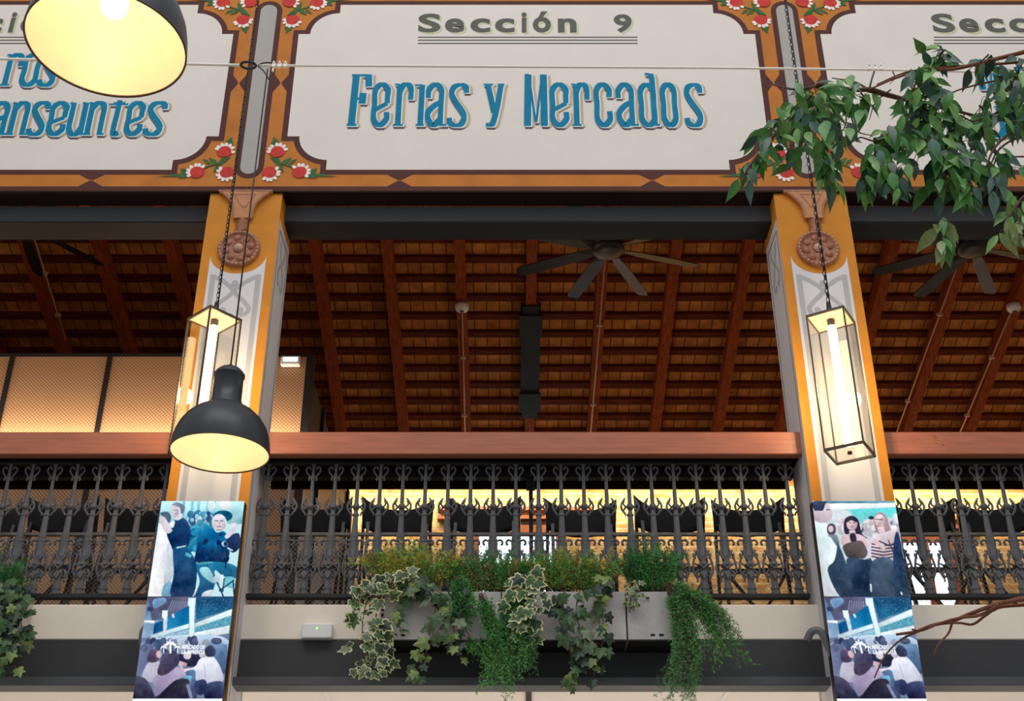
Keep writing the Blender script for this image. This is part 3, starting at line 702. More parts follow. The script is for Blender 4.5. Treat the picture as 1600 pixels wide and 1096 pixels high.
for k in BAYS:
    cx = X0 + k * BAY; xa, xb = COLX[0] + k * BAY + COLW / 2, COLX[1] + k * BAY - COLW / 2
    t = thing('balcony_railing', RLb[k], 'railing', (cx, YBAL, ZRL), 'cast iron railings')
    for i in range(24):
        o = b0 if (k == -1 and i == 0) else b0.copy()
        if o is not b0: C.objects.link(o)
        o.parent = t; o.location = (xb0 + (xb1 - xb0) * i / 23 - X0, 0, 0.001)
    xl = P(385, 930, YBAL).x - X0; xr_ = P(1264, 930, YBAL).x - X0
    MB().bbox(xl, xr_, -.03, .03, -.026, 0, .003).build('bottom_rail', M['black_metal'], t)
    MB().bbox(xl + .02, xr_ - .02, -.02, .02, HB + .001, HB + .0118, .002).build('top_rail', M['black_metal'], t)
    # fine mesh guard
    t = thing('mesh_guard', ML[k], 'mesh guard', (cx, 7.52, ZFL), 'mesh guards')
    zt = P(800, 833, 7.52).z - ZFL; h = zt - .03; wv = xb - xa - .02
    MB().bbox(-wv / 2, wv / 2, -.012, .012, zt - .022, zt, .003).build('top_bar', M['galvanised'], t)
    mb = MB(); n = int((wv + h) / .03); tw = .0009
    for d in (0, 1):
        for i in range(n):
            x0_ = -wv / 2 - h + i * .03; za, zb_ = 0, h; a_, b_ = x0_, x0_ + h * 1.0
            if a_ < -wv / 2: za = -wv / 2 - a_; a_ = -wv / 2
            if b_ > wv / 2: zb_ = h - (b_ - wv / 2); b_ = wv / 2
            if zb_ <= za: continue
            if d: a_, b_ = -a_, -b_
            y = .002 * d
            mb.add([(a_, y, za), (b_, y, zb_), (b_, y, zb_ + tw * 1.6), (a_, y, za + tw * 1.6), (a_, y + .0015, za), (b_, y + .0015, zb_), (b_, y + .0015, zb_ + tw * 1.6), (a_, y + .0015, za + tw * 1.6)],
                   [(0, 1, 2, 3), (7, 6, 5, 4), (0, 4, 5, 1), (3, 2, 6, 7)])
    mb.build('wire_mesh', M['wire_grey'], t)

# ------------------------------------------------------------------ perforated booth, back window, cove
YBX = 9.6; XBX = -1.79
zbt = P(200, 558, YBX).z
bo = MB().box(XL, XBX - .01, YBX + .02, 13.2, ZFL, zbt - .02).build('partition', M['perforated_dark']); struct(bo)
MB().box(XL, XBX, YBX, YBX + .02, ZFL, zbt).build('partition_panel', M['perforated_tan'], bo)
MB().box(XL, XBX, YBX - .01, YBX + .05, zbt, zbt + .03).build('partition_frame', M['black_metal'], bo)
for px in (165, 11, -140, 126 - 500):
    x = P(px, 600, YBX).x; MB().box(x - .022, x + .022, YBX - .012, YBX, ZFL, zbt).build('partition_frame', M['black_metal'], bo)
MB().box(XBX - .01, XBX + .06, YBX - .01, YBX + .07, ZFL, zbt).build('partition_frame', M['black_metal'], bo)
for yy in (10.6, 11.7, 12.6):
    MB().box(XBX - .01, XBX + .02, yy, yy + .08, ZFL, zbt).build('partition_frame', M['black_metal'], bo)
px_ = P(505, 640, 10.3).x
# unseen shelf added to block light below the strip, hidden behind the counter
zsh = CAMZ + 4.33
t = thing('blocking_shelf', 'unseen added shelf blocking light below the warm strip along the perforated tan wall', 'shelf', (X0 - 3.4, YBX - .1, zsh))
MB().box(-2.6, 1.5, -.16, .095, -.03, 0).build('blocking_board', M['black_metal'], t)
MB().box(-2.6, 1.5, -.12, -.09, 0.001, .018).build('light_strip', M['tube_glow'], t)
area('shelf_light', (X0 - 3.95, YBX - .15, zsh + .035), (X0 - 3.95, YBX, zsh + .36), 4.2, .04, 44, (1, .80, .58))
for x in (X0 - 5.0, X0 - 3.0): point('booth_fill', (x, 8.7, CAMZ + 3.92), 8, (1, .82, .64), .08)  # unseen fill points added to brighten the lower tan panels
# window in the back wall
def win(px0, px1, pyt, pyb, n, Y=YB):
    a = P(px0, pyt, Y); b = P(px1, pyb, Y); z0, z1 = b.z - .9, a.z; x0, x1 = a.x, P(px1, pyt, Y).x
    o = MB().box(x0, x1, Y - .012, Y - .004, z0, z1).build('window_%d' % n, M['window_sky']); struct(o)
    mb = MB()
    mb.box(x0 - .06, x0, Y - .05, Y - .002, z0, z1 + .1); mb.box(x1, x1 + .06, Y - .05, Y - .002, z0, z1 + .1)
    mb.box(x0 - .06, x1 + .06, Y - .05, Y - .002, z1, z1 + .1); xm_ = (x0 + x1) / 2; mb.box(xm_ - .04, xm_ + .04, Y - .05, Y - .013, z0, z1)
    mb.build('window_frame', M['wood_window'], o)
    for i, zz in enumerate((z1 + .16, z1 + .27)): MB().box(x0 - .5, x1 + .45, Y - .09, Y - .002, zz, zz + .045).build('window_lintel', M['wood_window'], o)
    return o
win(749, 868, 835, 945, 1)
win(1408, 1478, 850, 945, 2)
seam_z = CAMZ + 1.93
for pxa, pya, pxb, pyb, rr, mm, nm in ((826, 1060, 826, 1120, .018, 'dark_plastic', 'ceiling_joint'), (501, 1060, 522, 1110, .012, 'white_plastic', 'ceiling_tube'), (1148, 1064, 1112, 1115, .012, 'white_plastic', 'ceiling_tube')):
    a_, b_ = PZ(pxa, pya, seam_z), PZ(pxb, pyb, seam_z); a_.z -= .008; b_.z -= .008
    MB().bar(a_, b_, rr, .008, (0, 0, 1)).build(nm, M[mm], bpy.data.objects['ceiling_lower'])
area('cove_light', (X0 + 1.6, YB - .32, CAMZ + 5.80), (X0 + 1.6, YB + .4, CAMZ + 4.9), 9.0, .08, 110, (1, .84, .58))
# warm fill points without fixtures, added under the roof and under the mezzanine
for x in (0.8, 4.6): point('mezzanine_fill', (x, 10.8, CAMZ + 4.3), 11, (1, .74, .5), .12)
for x in (-3.4, -0.9, 1.2, 3.6): point('lower_ceiling_fill', (x, 9.0, 1.5), 60, (1, .88, .76), .15)  # added fill that brightens the pale lower ceiling from below

# things on the roof: fans, detectors, conduits
def make_fan(name, label, px, py, rot):
    Y = 9.5; p = P(px, py, Y); t = thing(name, label, 'ceiling fan', p, 'ceiling fans', rot)
    mb = MB(); mb.lathe([(0.0005, -.03), (.09, -.028), (.135, -.01), (.15, .015), (.15, .09), (.12, .13), (.06, .15), (.0005, .15)], n=32); mb.build('motor_hub', M['fan_black'], t)
    for i in range(8):
        a = 2 * math.pi * i / 8; c, s = math.cos(a), math.sin(a); m = MB(); vs = []
        for r_, hw in ((.14, .035), (.3, .055), (.6, .06), (.86, .055), (.90, .045), (.92, .02)):
            for w_, dz in ((-hw, -.014), (hw, .014)):
                for th in (-.004, .004): vs.append((c * r_ - s * w_, s * r_ + c * w_, .03 + dz + th))
        for j in range(5):
            b = j * 4; m.add([], [])
        fs = []
        for j in range(5):
            b = j * 4; fs += [(b, b + 4, b + 6, b + 2), (b + 1, b + 3, b + 7, b + 5), (b, b + 1, b + 5, b + 4), (b + 2, b + 6, b + 7, b + 3)]
        fs += [(0, 2, 3, 1), (20, 21, 23, 22)]
        m.add(vs, fs); m.build('fan_blade', M['fan_black'], t)
    L = zroof(Y) - p.z
    MB().tube([(0, 0, .15), (0, 0, L - .02)], .018, 10).build('downrod', M['fan_black'], t)
    MB().lathe([(.0005, L - .16), (.05, L - .15), (.07, L - .02), (.07, L)], n=20).build('canopy_cap', M['fan_black'], t)
    return t
make_fan('ceiling_fan', 'black eight-bladed ceiling fan in full view over the middle bay', 950, 393, .33)
make_fan('ceiling_fan', 'black ceiling fan whose hub hides behind the hanging leaf tips', 1522, 391, .30)
make_fan('ceiling_fan', 'black ceiling fan with only a blade showing above the perforated tan wall', 30, 352, .92)
def conduit(label, pts, det=False, lab2=None):
    pp = []
    for a, b in pts:
        h = roof_hit(a, b); Y = h[1]; pp.append((h[0] * 1.0, Y, zroof(Y)))
    dd = .235
    # keep the true pixel course: slide every point down to just below the rafters along its ray
    qq = []
    for a, b in pts:
        d = ray(a, b); tt = (10.29 - dd / ca) / (d[2] + SL * d[1]); qq.append(Vector((d[0] * tt, d[1] * tt, CAMZ + d[2] * tt)))
    o = tag(MB().tube(qq, .009, 6).build('conduit', M['conduit_tan']), label, 'conduit', 'pale conduits along the rafters')
    for f in (.33, .75):
        c = qq[0].lerp(qq[-1], f); MB().box(c.x - .028, c.x + .028, c.y - .012, c.y + .012, c.z - .012, c.z + .02).build('clip', M['conduit_tan'], o)
    if det:
        c = qq[0]; t = thing('smoke_detector', lab2, 'smoke detector', c + Vector((0, -.03, .02)), 'smoke detectors')
        MB().lathe([(.0005, -.075), (.03, -.075), (.035, -.06), (.065, -.055), (.07, -.03), (.07, .0), (.0005, .0)], n=24).build('detector_body', M['white_plastic'], t)
        MB().lathe([(.022, -.076), (.022, -.08), (.0005, -.08)], n=16).build('detector_eye', M['cable_black'], t)
conduit('pale conduit running down the rafter from the detector over the middle bay', [(722, 482), (727, 700)], True, 'round white smoke detector on a rafter left of the splice bracket')
conduit('pale conduit below the fully visible black fan', [(946, 400), (921, 700)])
conduit('pale conduit running down from the detector at the far right bay', [(1582, 482), (1490, 700)], True, 'round white smoke detector under the leaves of the right bay')
conduit('pale conduit beside the fan behind the leaf tips', [(1512, 372), (1392, 700)])
conduit('pale conduit above the perforated tan wall', [(54, 374), (102, 530)])

# emergency lights
p = P(455, 567, YBX - .02)
t = thing('emergency_light', 'small white emergency light glowing on top of the perforated booth', 'emergency light', p)
MB().box(-.085, .085, -.05, .008, -.045, .045).build('housing', M['white_plastic'], t, bevel=.012)
MB().box(-.06, .06, -.0535, -.0502, -.012, .025).build('lens', M['exit_lamp'], t)
p = P(497, 988.5, 7.40)
t = thing('emergency_light', 'flat white emergency light with green led on the pale fascia', 'emergency light', p)
MB().box(-.092, .092, -.055, -.0005, -.052, .042).build('housing', M['white_plastic'], t, bevel=.01)
MB().ball((.0, -.056, .008), .006, .004, .006, 5).build('indicator', M['green_led'], t)
p = P(161, 760, YBX - .01)
t = thing('junction_box', 'small tan box fixed on the perforated wall below the counter', 'junction box', p)
MB().box(-.045, .045, -.04, .0, -.03, .03).build('box_body', M['conduit_tan'], t, bevel=.005)

# ------------------------------------------------------------------ bar chairs
def make_chair():
    t = thing('bar_chair', '', 'chair', (0, 0, ZFL), 'black bar chairs')
    zb, zt = CAMZ + 3.155 - ZFL, CAMZ + 3.352 - ZFL; W = .245
    # sling backrest: concave, its upper corners flare out
    mb = MB(); n = 14; vs = []
    for j, th in enumerate((0, .012)):
        for r_ in range(6):
            f = r_ / 5
            for i in range(n + 1):
                x = -1 + 2 * i / n; e = abs(x) ** 3
                z = zb + (zt - zb) * f + (e * .05 * f) + (e * .03 * (1 - f))
                xx = x * (W + .012 * f * e); y = -.09 * (1 - x * x) * -1 + th - .03 * e * f
                vs.append((xx, y, z))
    N = (n + 1); fs = []
    for r_ in range(5):
        for i in range(n):
            a = r_ * N + i; fs.append((a, a + 1, a + N + 1, a + N)); b = a + 6 * N; fs.append((b + N, b + N + 1, b + 1, b))
    for i in range(n):
        fs.append((i, i + 6 * N, i + 1 + 6 * N, i + 1)); a = 5 * N + i; fs.append((a, a + 1, a + 1 + 6 * N, a + 6 * N))
    for r_ in range(5):
        a = r_ * N; fs.append((a, a + N, a + 7 * N, a + 6 * N)); a = r_ * N + n; fs.append((a, a + 6 * N, a + 7 * N, a + N))
    mb.add(vs, fs, 0, True); mb.build('backrest', M['black_cloth'], t)
    for s in (-1, 1):
        MB().bar((s * .235, .02, zt - .02), (s * .252, .12, .0), .011, .014).build('leg', M['black_metal'], t)
        MB().bar((s * .205, -.02, zb + .05), (s * .212, -.36, .0), .011, .014).build('leg', M['black_metal'], t)
        MB().bar((s * .2, -.20, .79), (s * -.02, -.24, .44), .010, .010).build('brace', M['black_metal'], t)
    MB().box(-.215, .215, -.215, -.185, .785, .815).build('stretcher', M['black_metal'], t)
    mb = MB()
    mb.add([(-.215, -.36, .46), (.215, -.36, .46), (.215, .08, .45), (-.215, .08, .45), (-.215, -.36, .44), (.215, -.36, .44), (.215, .08, .43), (-.215, .08, .43)], [(0, 1, 2, 3), (7, 6, 5, 4), (0, 4, 5, 1), (1, 5, 6, 2), (2, 6, 7, 3), (3, 7, 4, 0)])
    mb.build('seat', M['black_cloth'], t)
    return t
ch0 = make_chair(); km = kidmap(ch0)
CH = [(-22, 'black bar chair half hidden by the leftmost planter'), (100, 'black bar chair between the leftmost planter and the tan box'), (218, 'black bar chair next to the column with the round lamp, before the tan wall'),
      (494, 'black bar chair standing before the dark edge of the booth'), (621, 'black bar chair behind the left end of the planters'), (758, 'black bar chair in front of the window, left of the counter post'),
      (908, 'black bar chair just right of the counter post'), (1046, 'black bar chair above the dark green fern at the planter end'), (1170, 'black bar chair nearest the column with the unobstructed lantern'),
      (1437, 'black bar chair right beside the second picture screen'), (1553, 'black bar chair at the far right above the bare twigs')]
for i, (px, lb) in enumerate(CH):
    o = ch0 if i == 0 else copy_tree(ch0, None, km)
    o.location = (P(px, 805, 8.3).x, 8.3 + (.03, -.02, .02, 0, .01, -.01)[i % 6], ZFL); o.rotation_euler.z = R((4, -5, 3, -2, 6, -4, 2)[i % 7]); o['label'] = lb

# ------------------------------------------------------------------ pendant dome lamps
def make_dome(label, px, py, Y, R_, top, tilt=(0, 0), power=1.6):
    p = P(px, py, Y); t = thing('pendant_lamp', label, 'pendant lamp', p, 'dome pendant lamps')
    prof = [(1.0, 0), (.998, .08), (.985, .22), (.95, .40), (.88, .58), (.77, .75), (.62, .90), (.47, 1.0), (.345, 1.06)]
    neck = [(.345, 1.06), (.345, 1.11), (.325, 1.13), (.325, 1.16), (.305, 1.18), (.30, 1.74), (.325, 1.76), (.325, 1.80), (.30, 1.82), (.285, 1.86), (.22, 1.93), (.12, 1.98), (.05, 2.0), (.04, 2.05), (.0005, 2.05)]
    S = lambda q, k=1.0: [(a * R_ * k, b * R_) for a, b in q]
    sh = MB().lathe(S(prof), n=64).build('shade', M['lamp_outer'], t)
    inner = [(.982, .004), (.98, .08), (.967, .22), (.932, .39), (.862, .565), (.752, .735), (.605, .88), (.46, .975), (.3, 1.03), (.0005, 1.04)]
    MB().lathe(S(inner), n=64).build('shade_lining', M['lamp_inner'], sh)
    MB().lathe([(R_ * 1.0, .001), (R_ * 1.006, -.003), (R_ * .995, -.006), (R_ * .98, -.003), (R_ * .98, .002)], n=64).build('shade_rim', M['rim_brown'], sh)
    MB().lathe(S(neck), n=40).build('neck', M['lamp_outer'], t)
    MB().lathe([(.0005, R_ * 1.03), (.028, R_ * 1.03), (.028, R_ * .86), (.0005, R_ * .86)], n=16).build('socket', M['dark_plastic'], t)
    b = MB(); b.ball((0, 0, R_ * .70), .045, .045, .055, 10); b.build('bulb', M['bulb_glow'], t)
    MB().tube([(0, 0, R_ * 2.0), (0.0, 0, (top - p.z))], .0045, 6).build('cable', M['cable_black'], t)
    t.rotation_euler = (0, 0, 0)
    l = point('bulb_light', (p.x, p.y, p.z + R_ * .40), power, (1.0, .72, .46), .05)
    return t, p
YCAB = 5.8
d2, p2 = make_dome('round black dome lamp with warm lining, hung by the column in front of a lantern', 343.5, 708.5, YCAB, .25, P(420, 108, YCAB).z)
d1, p1 = make_dome('larger looking dome lamp with bright lining, cut by the top edge, over the left sign', 166, 70, 3.0, .25, 6.2)

# ------------------------------------------------------------------ glass lanterns
def make_lantern(label, px, py, rz, flip):
    Y = 6.86; top = P(px, py, Y); bot = P(px, py + 207, Y); H = .93; s = .118
    t = thing('glass_lantern', label, 'lantern', (top.x, Y, top.z - H), 'glass column lanterns', rz)
    mb = MB(); e = .0048
    for a in (-1, 1):
        for b in (-1, 1): mb.box(a * s - e, a * s + e, b * s - e, b * s + e, .012, H - .012)
    mb.build('corner_post', M['brass_dark'], t)
    for z in (0, H):
        mb = MB()
        for a in (-1, 1):
            mb.box(-s - e, s + e, a * s - e - .001, a * s + e + .001, z - .008, z + .008); mb.box(a * s - e - .001, a * s + e + .001, -s + e, s - e, z - .0078, z + .0078)
        mb.build('rim_frame', M['brass_dark'], t)
    MB().box(-s, s, -s, s, H - .003, H + .003).build('top_plate', M['lantern_cream'], t)
    for a in (-1, 1):
        MB().box(-s + e, s - e, a * s - .0015, a * s + .0015, .012, H - .012).build('glass_pane', M['lantern_glass'], t)
        MB().box(a * s - .0015, a * s + .0015, -s + e, s - e, .012, H - .012).build('glass_pane', M['lantern_glass'], t)
    MB().box(-s + e, s - e, -s + e, s - e, -.0015, .0015).build('glass_base', M['lantern_glass'], t)
    MB().tube([(0, 0, .05), (0, 0, H - .05)], .027, 14).build('tube_light', M['tube_glow'], t)
    MB().lathe([(.0005, H - .005), (.024, H - .005), (.024, H - .05), (.0005, H - .05)], n=16).build('tube_socket', M['brass_dark'], t)
    MB().lathe([(.0005, -.006), (.014, -.006), (.014, .01), (.0005, .01)], n=12).build('base_knob', M['rim_brown'], t)
    MB().lathe([(.022, H + .004), (.02, H + .05), (.013, H + .13), (.0005, H + .135)], n=12).build('cable_boot', M['cable_black'], t)
    # chain with a flex beside it
    mb = MB(); z = H + .13; i = 0
    while top.z - H + z < 8.9:
        a = (i % 2) * math.pi / 2
        lp = [(math.cos(a) * .009 * math.cos(q), math.sin(a) * .009 * math.cos(q), z + .02 + .021 * math.sin(q)) for q in [2 * math.pi * k / 8 for k in range(8)]]
        mb.tube(lp, .0028, 4, 0, True); z += .034; i += 1
    mb.build('chain', M['cable_black'], t)
    MB().tube([(.008, .004, H + .12), (.010, .004, 8.9 - (top.z - H))], .0045, 6).build('flex', M['cable_black'], t)
    point('lantern_light', (top.x, Y, top.z - H * .5), 32, (1.0, .78, .52), .06)
    return t
make_lantern('lit glass lantern partly hidden behind the round dome lamp', 335.5, 500, R(-42), 0)
make_lantern('lit glass lantern hanging free in front of the painted column', 1298, 500, R(-31), 1)

# ------------------------------------------------------------------ tension cable
t = thing('tension_cable', 'thin pale steel cable stretched across the signs, carrying the dome lamp', 'cable', P(410, 104, YCAB)); L = t.location
cp = [P(x, y, YCAB) for x, y in ((-200, 89), (0, 92), (290, 100), (375, 102))]
rel(MB().tube(cp, .009, 8), L).build('thick_cable', M['cable_steel'], t)
cp = [P(x, y, YCAB) for x, y in ((405, 102.5), (600, 103.2), (830, 104.5), (1100, 106), (1380, 109), (1600, 114), (1750, 118))]
rel(MB().tube(cp, .0075, 8), L).build('wire', M['cable_steel'], t)
c = P(388, 102, YCAB)
rel(MB().tube([(c.x + .045 * math.cos(a), c.y + .035 * math.sin(a), c.z + .004 * math.sin(a)) for a in [2 * math.pi * i / 20 for i in range(20)]], .008, 8, 0, True), L).build('ring', M['black_metal'], t)
hk = [P(x, y, YCAB - .004) for x, y in ((424, 98), (412, 98.5), (403, 103), (410, 109), (417, 118), (420, 124))]
rel(MB().tube(smooth(hk, 4), .0045, 6), L).build('hook', M['black_metal'], t)
def clamp(px, n):
    mb = MB()
    for i in range(n):
        c = P(px + i * 9, 103 + (px - 430) * .0045, YCAB); mb.box(c.x - .010, c.x + .010, c.y - .012, c.y + .008, c.z - .014, c.z + .016)
        mb.ball((c.x, c.y - .012, c.z + .018), .008, .008, .01, 5)
    rel(mb, L).build('cable_clamp', M['cable_steel'], t)
clamp(428, 3); clamp(1358, 3)
c = P(426.5, 109, YCAB); rel(MB().ball((c.x, c.y, c.z), .007, .006, .02, 6), L).build('ferrule', M['cable_steel'], t)
tw = [P(1366, 110, YCAB - .01), P(1359, 136, 4.6)]
tag(rebase(MB().tube([P(1366, 112, 4.3), P(1362, 124, 4.28), P(1358, 140, 4.25)], .004, 6).build('tie_wire', M['cable_black'])), 'short dark tie wire holding the leafy branch below the cable clamp', 'wire')

# ------------------------------------------------------------------ picture screens on the columns
class Pic:
    def __init__(s, quad, W=210, H=252, base=(200, 220, 230)):
        s.q = [np.array(c, float) for c in quad]; s.W, s.H = W, H; s.a = np.ones((H, W, 3)) * np.array(base, float)
        s.U, s.V = np.meshgrid((np.arange(W) + .5), (np.arange(H) + .5)); s.rng = np.random.RandomState(5)
    def uv(s, p):
        tl, tr, bl, br = s.q; v = (p[1] - tl[1]) / (bl[1] - tl[1]); a = tl + (bl - tl) * v; b = tr + (br - tr) * v
        return ((p[0] - a[0]) / (b[0] - a[0]) * s.W, v * s.H)
    def mask(s, pts):
        q = [s.uv(p) for p in pts]; m = np.zeros((s.H, s.W), bool); n = len(q)
        for i in range(n):
            x1, y1 = q[i]; x2, y2 = q[(i + 1) % n]
            if y1 == y2: continue
            c = ((y1 > s.V) != (y2 > s.V)) & (s.U < (x2 - x1) * (s.V - y1) / (y2 - y1) + x1); m ^= c
        return m
    def poly(s, pts, c, c2=None, sm=True, noise=6):
        if sm and len(pts) > 3: pts = [tuple(p) for p in smooth(pts, 5, True)]
        m = s.mask(pts)
        if not m.any(): return
        c = np.array(c, float)
        if c2 is not None:
            ys = np.where(m.any(1))[0]; f = np.clip((s.V - ys[0]) / max(1, ys[-1] - ys[0]), 0, 1)[..., None]; col = c * (1 - f) + np.array(c2, float) * f
        else: col = np.broadcast_to(c, s.a.shape)
        x0, x1, y0, y1 = [f(g) for g in np.where(m)[::-1] for f in (min, max)]
        t1 = (s.U - x0) / max(6, x1 - x0) - .5; t2 = (s.V - y0) / max(6, y1 - y0) - .5
        col = col * (1 + .16 * s.rng.uniform(-1, 1) * t1 - .14 * t2 + .0)[..., None] + s.rng.randn(s.H, s.W, 1) * noise + s.field()[..., None] * 9
        s.a[m] = col[m]
    def field(s):            # soft irregular folds and blotches of a photograph
        out = np.zeros((s.H, s.W))
        for n, k in ((7, 1.0), (16, .8), (34, .5)):
            g = s.rng.randn(n + 2, n + 2); fy = s.V / s.H * n; fx = s.U / s.W * n; iy, ix = fy.astype(int), fx.astype(int); a, b = fy - iy, fx - ix
            out += k * ((g[iy, ix] * (1 - b) + g[iy, ix + 1] * b) * (1 - a) + (g[iy + 1, ix] * (1 - b) + g[iy + 1, ix + 1] * b) * a)
        return out
    def face(s, x, y, rx, ry, c):   # small face: eye sockets, nose shade, mouth, jaw shade
        d = lambda k: tuple(v * k for v in c)
        s.ell(x + rx * .55, y + ry * .1, rx * .42, ry * .75, d(.9)); s.line([(x - rx * .6, y - ry * .22), (x - rx * .15, y - ry * .2)], ry * .14, d(.5)); s.line([(x + rx * .15, y - ry * .2), (x + rx * .6, y - ry * .22)], ry * .14, d(.5))
        s.line([(x + rx * .03, y - ry * .1), (x + rx * .08, y + ry * .25)], rx * .16, d(.78)); s.line([(x - rx * .3, y + ry * .48), (x + rx * .32, y + ry * .48)], ry * .13, (c[0] * .72, c[1] * .5, c[2] * .52)); s.ell(x, y + ry * .9, rx * .5, ry * .12, d(.75))
    def crowd(s, pts, n, cols, r):
        q = [np.array(p) for p in pts]
        for i in range(n):
            u, v = s.rng.rand(2); p = (q[0] * (1 - u) + q[1] * u) * (1 - v) + (q[2] * (1 - u) + q[3] * u) * v; k = r * s.rng.uniform(.6, 1.2); c = cols[s.rng.randint(len(cols))]
            s.ell(p[0], p[1], k * .75, k, c)
    def ell(s, x, y, rx, ry, c, c2=None): s.poly([(x + rx * math.cos(a), y + ry * math.sin(a)) for a in [math.pi * i / 10 for i in range(20)]], c, c2, False)
    def line(s, pts, wd, c):
        for a, b in zip(pts[:-1], pts[1:]):
            d = np.array(b, float) - np.array(a, float); n = np.array((-d[1], d[0])) / (np.hypot(*d) + 1e-6) * wd / 2; a = np.array(a, float); b = np.array(b, float)
            s.poly([a + n, b + n, b - n, a - n], c, None, False)
    def specks(s, pts, c, dens):
        m = s.mask(pts) & (s.rng.rand(s.H, s.W) < dens); s.a[m] = np.array(c, float)
    def blur(s):
        a = np.pad(s.a, ((1, 1), (1, 1), (0, 0)), 'edge'); s.a = (a[:-2, 1:-1] + a[2:, 1:-1] + a[1:-1, :-2] + a[1:-1, 2:] + 4 * a[1:-1, 1:-1]) / 8
    def mesh(s, name, w, z0, z1, y):
        W, H = s.W, s.H; xs = np.linspace(-w / 2, w / 2, W + 1); zs = np.linspace(z1, z0, H + 1)
        vs = [(x, y, z) for z in zs for x in xs]; fs = [(j * (W + 1) + i, (j + 1) * (W + 1) + i, (j + 1) * (W + 1) + i + 1, j * (W + 1) + i + 1) for j in range(H) for i in range(W)]
        me = bpy.data.meshes.new(name); me.from_pydata(vs, [], fs); at = me.color_attributes.new('picture', 'FLOAT_COLOR', 'CORNER')
        v = np.clip(s.a, 0, 255).reshape(-1, 3) / 255; l = np.where(v <= .04045, v / 12.92, ((v + .055) / 1.055) ** 2.4)
        col = np.ones((W * H, 4, 4), np.float32); col[:, :, :3] = l[:, None, :]; at.data.foreach_set('color', col.ravel()); me.materials.append(M['screen_picture']); me.update()
        o = bpy.data.objects.new(name, me); C.objects.link(o); return o
m = bpy.data.materials.new('screen_picture'); m.use_nodes = True; nt = m.node_tree; nt.nodes.clear()
e = nt.nodes.new('ShaderNodeEmission'); e.inputs[1].default_value = 1.0; at = nt.nodes.new('ShaderNodeAttribute'); at.attribute_name = 'picture'; o = nt.nodes.new('ShaderNodeOutputMaterial')
nt.links.new(at.outputs['Color'], e.inputs[0]); nt.links.new(e.outputs[0], o.inputs[0]); M['screen_picture'] = m
emit('screen_white', (250, 252, 255), 1.0)
# seated person and standing person
A = Pic([(112, 55), (908, 65), (0, 1045), (795, 1058)], base=(196, 236, 242))
A.poly([(112, 55), (908, 65), (880, 300), (85, 290)], (196, 238, 244), (150, 214, 228), False)
for x in (330, 410, 470, 560, 620): A.line([(x, 60), (x - 20, 300)], 26, (120, 196, 212))
A.ell(720, 95, 60, 50, (250, 253, 255)); A.ell(590, 100, 40, 60, (225, 246, 250))
A.poly([(380, 210), (600, 180), (620, 330), (560, 420), (470, 560), (360, 560)], (70, 160, 190), (20, 120, 160)); A.ell(410, 215, 35, 50, (60, 130, 160)); A.ell(520, 235, 40, 50, (215, 220, 235)); A.ell(470, 220, 25, 70, (80, 100, 150))
A.crowd([(360, 200), (600, 170), (380, 300), (600, 320)], 26, [(70, 150, 180), (40, 110, 150), (150, 205, 220), (210, 220, 232), (60, 80, 130)], 34); A.crowd([(380, 330), (560, 330), (360, 560), (470, 560)], 14, [(20, 120, 170), (40, 140, 176), (14, 96, 146)], 46)
A.poly([(105, 300), (165, 390), (205, 520), (238, 680), (222, 860), (200, 1045), (0, 1045), (20, 760), (80, 420)], (228, 230, 238), (250, 250, 252)); A.poly([(180, 500), (240, 680), (225, 860), (150, 930), (160, 700)], (205, 214, 222), None); A.poly([(150, 930), (215, 900), (215, 1045), (130, 1045)], (120, 170, 200), None)
A.poly([(190, 300), (310, 235), (375, 300), (392, 430), (352, 560), (250, 600), (205, 520), (165, 395)], (28, 66, 112), (18, 52, 96))
A.poly([(232, 560), (345, 545), (420, 640), (455, 770), (410, 1050), (215, 1045), (238, 820)], (24, 82, 128), (30, 56, 98)); A.line([(260, 550), (350, 530)], 16, (190, 225, 230)); A.line([(345, 610), (400, 640)], 30, (90, 190, 205))
A.poly([(200, 100), (250, 75), (300, 110), (310, 230), (250, 260), (205, 190)], (216, 212, 224)); A.poly([(215, 95), (260, 68), (330, 105), (325, 170), (300, 190), (285, 125)], (112, 126, 150)); A.poly([(180, 290), (240, 270), (225, 340), (190, 330)], (230, 240, 245))
A.poly([(105, 180), (170, 170), (205, 220), (190, 290), (150, 240), (110, 215)], (84, 110, 132)); A.poly([(95, 215), (150, 235), (180, 310), (220, 370), (170, 400), (120, 330)], (226, 214, 226))
A.ell(700, 215, 92, 60, (16, 84, 116)); A.ell(590, 280, 25, 50, (30, 110, 140)); A.ell(663, 285, 72, 92, (222, 214, 226)); A.face(663, 285, 66, 88, (222, 214, 226)); A.face(245, 165, 34, 56, (214, 210, 222))
A.poly([(470, 400), (590, 345), (640, 390), (710, 380), (745, 460), (748, 690), (590, 720), (440, 690), (450, 560)], (16, 120, 172), (20, 40, 84)); A.poly([(560, 480), (700, 440), (735, 470), (640, 530), (500, 540)], (8, 96, 150))
A.poly([(745, 440), (850, 400), (855, 540), (790, 600), (745, 540)], (22, 44, 86)); A.poly([(715, 430), (760, 360), (790, 290), (835, 300), (825, 360), (770, 430), (735, 455)], (224, 222, 232)); A.line([(790, 290), (810, 205)], 26, (200, 214, 222)); A.ell(715, 510, 28, 30, (216, 222, 232))
A.crowd([(480, 420), (720, 400), (470, 680), (740, 680)], 12, [(18, 96, 148), (14, 60, 108), (24, 44, 88), (12, 110, 160)], 30)
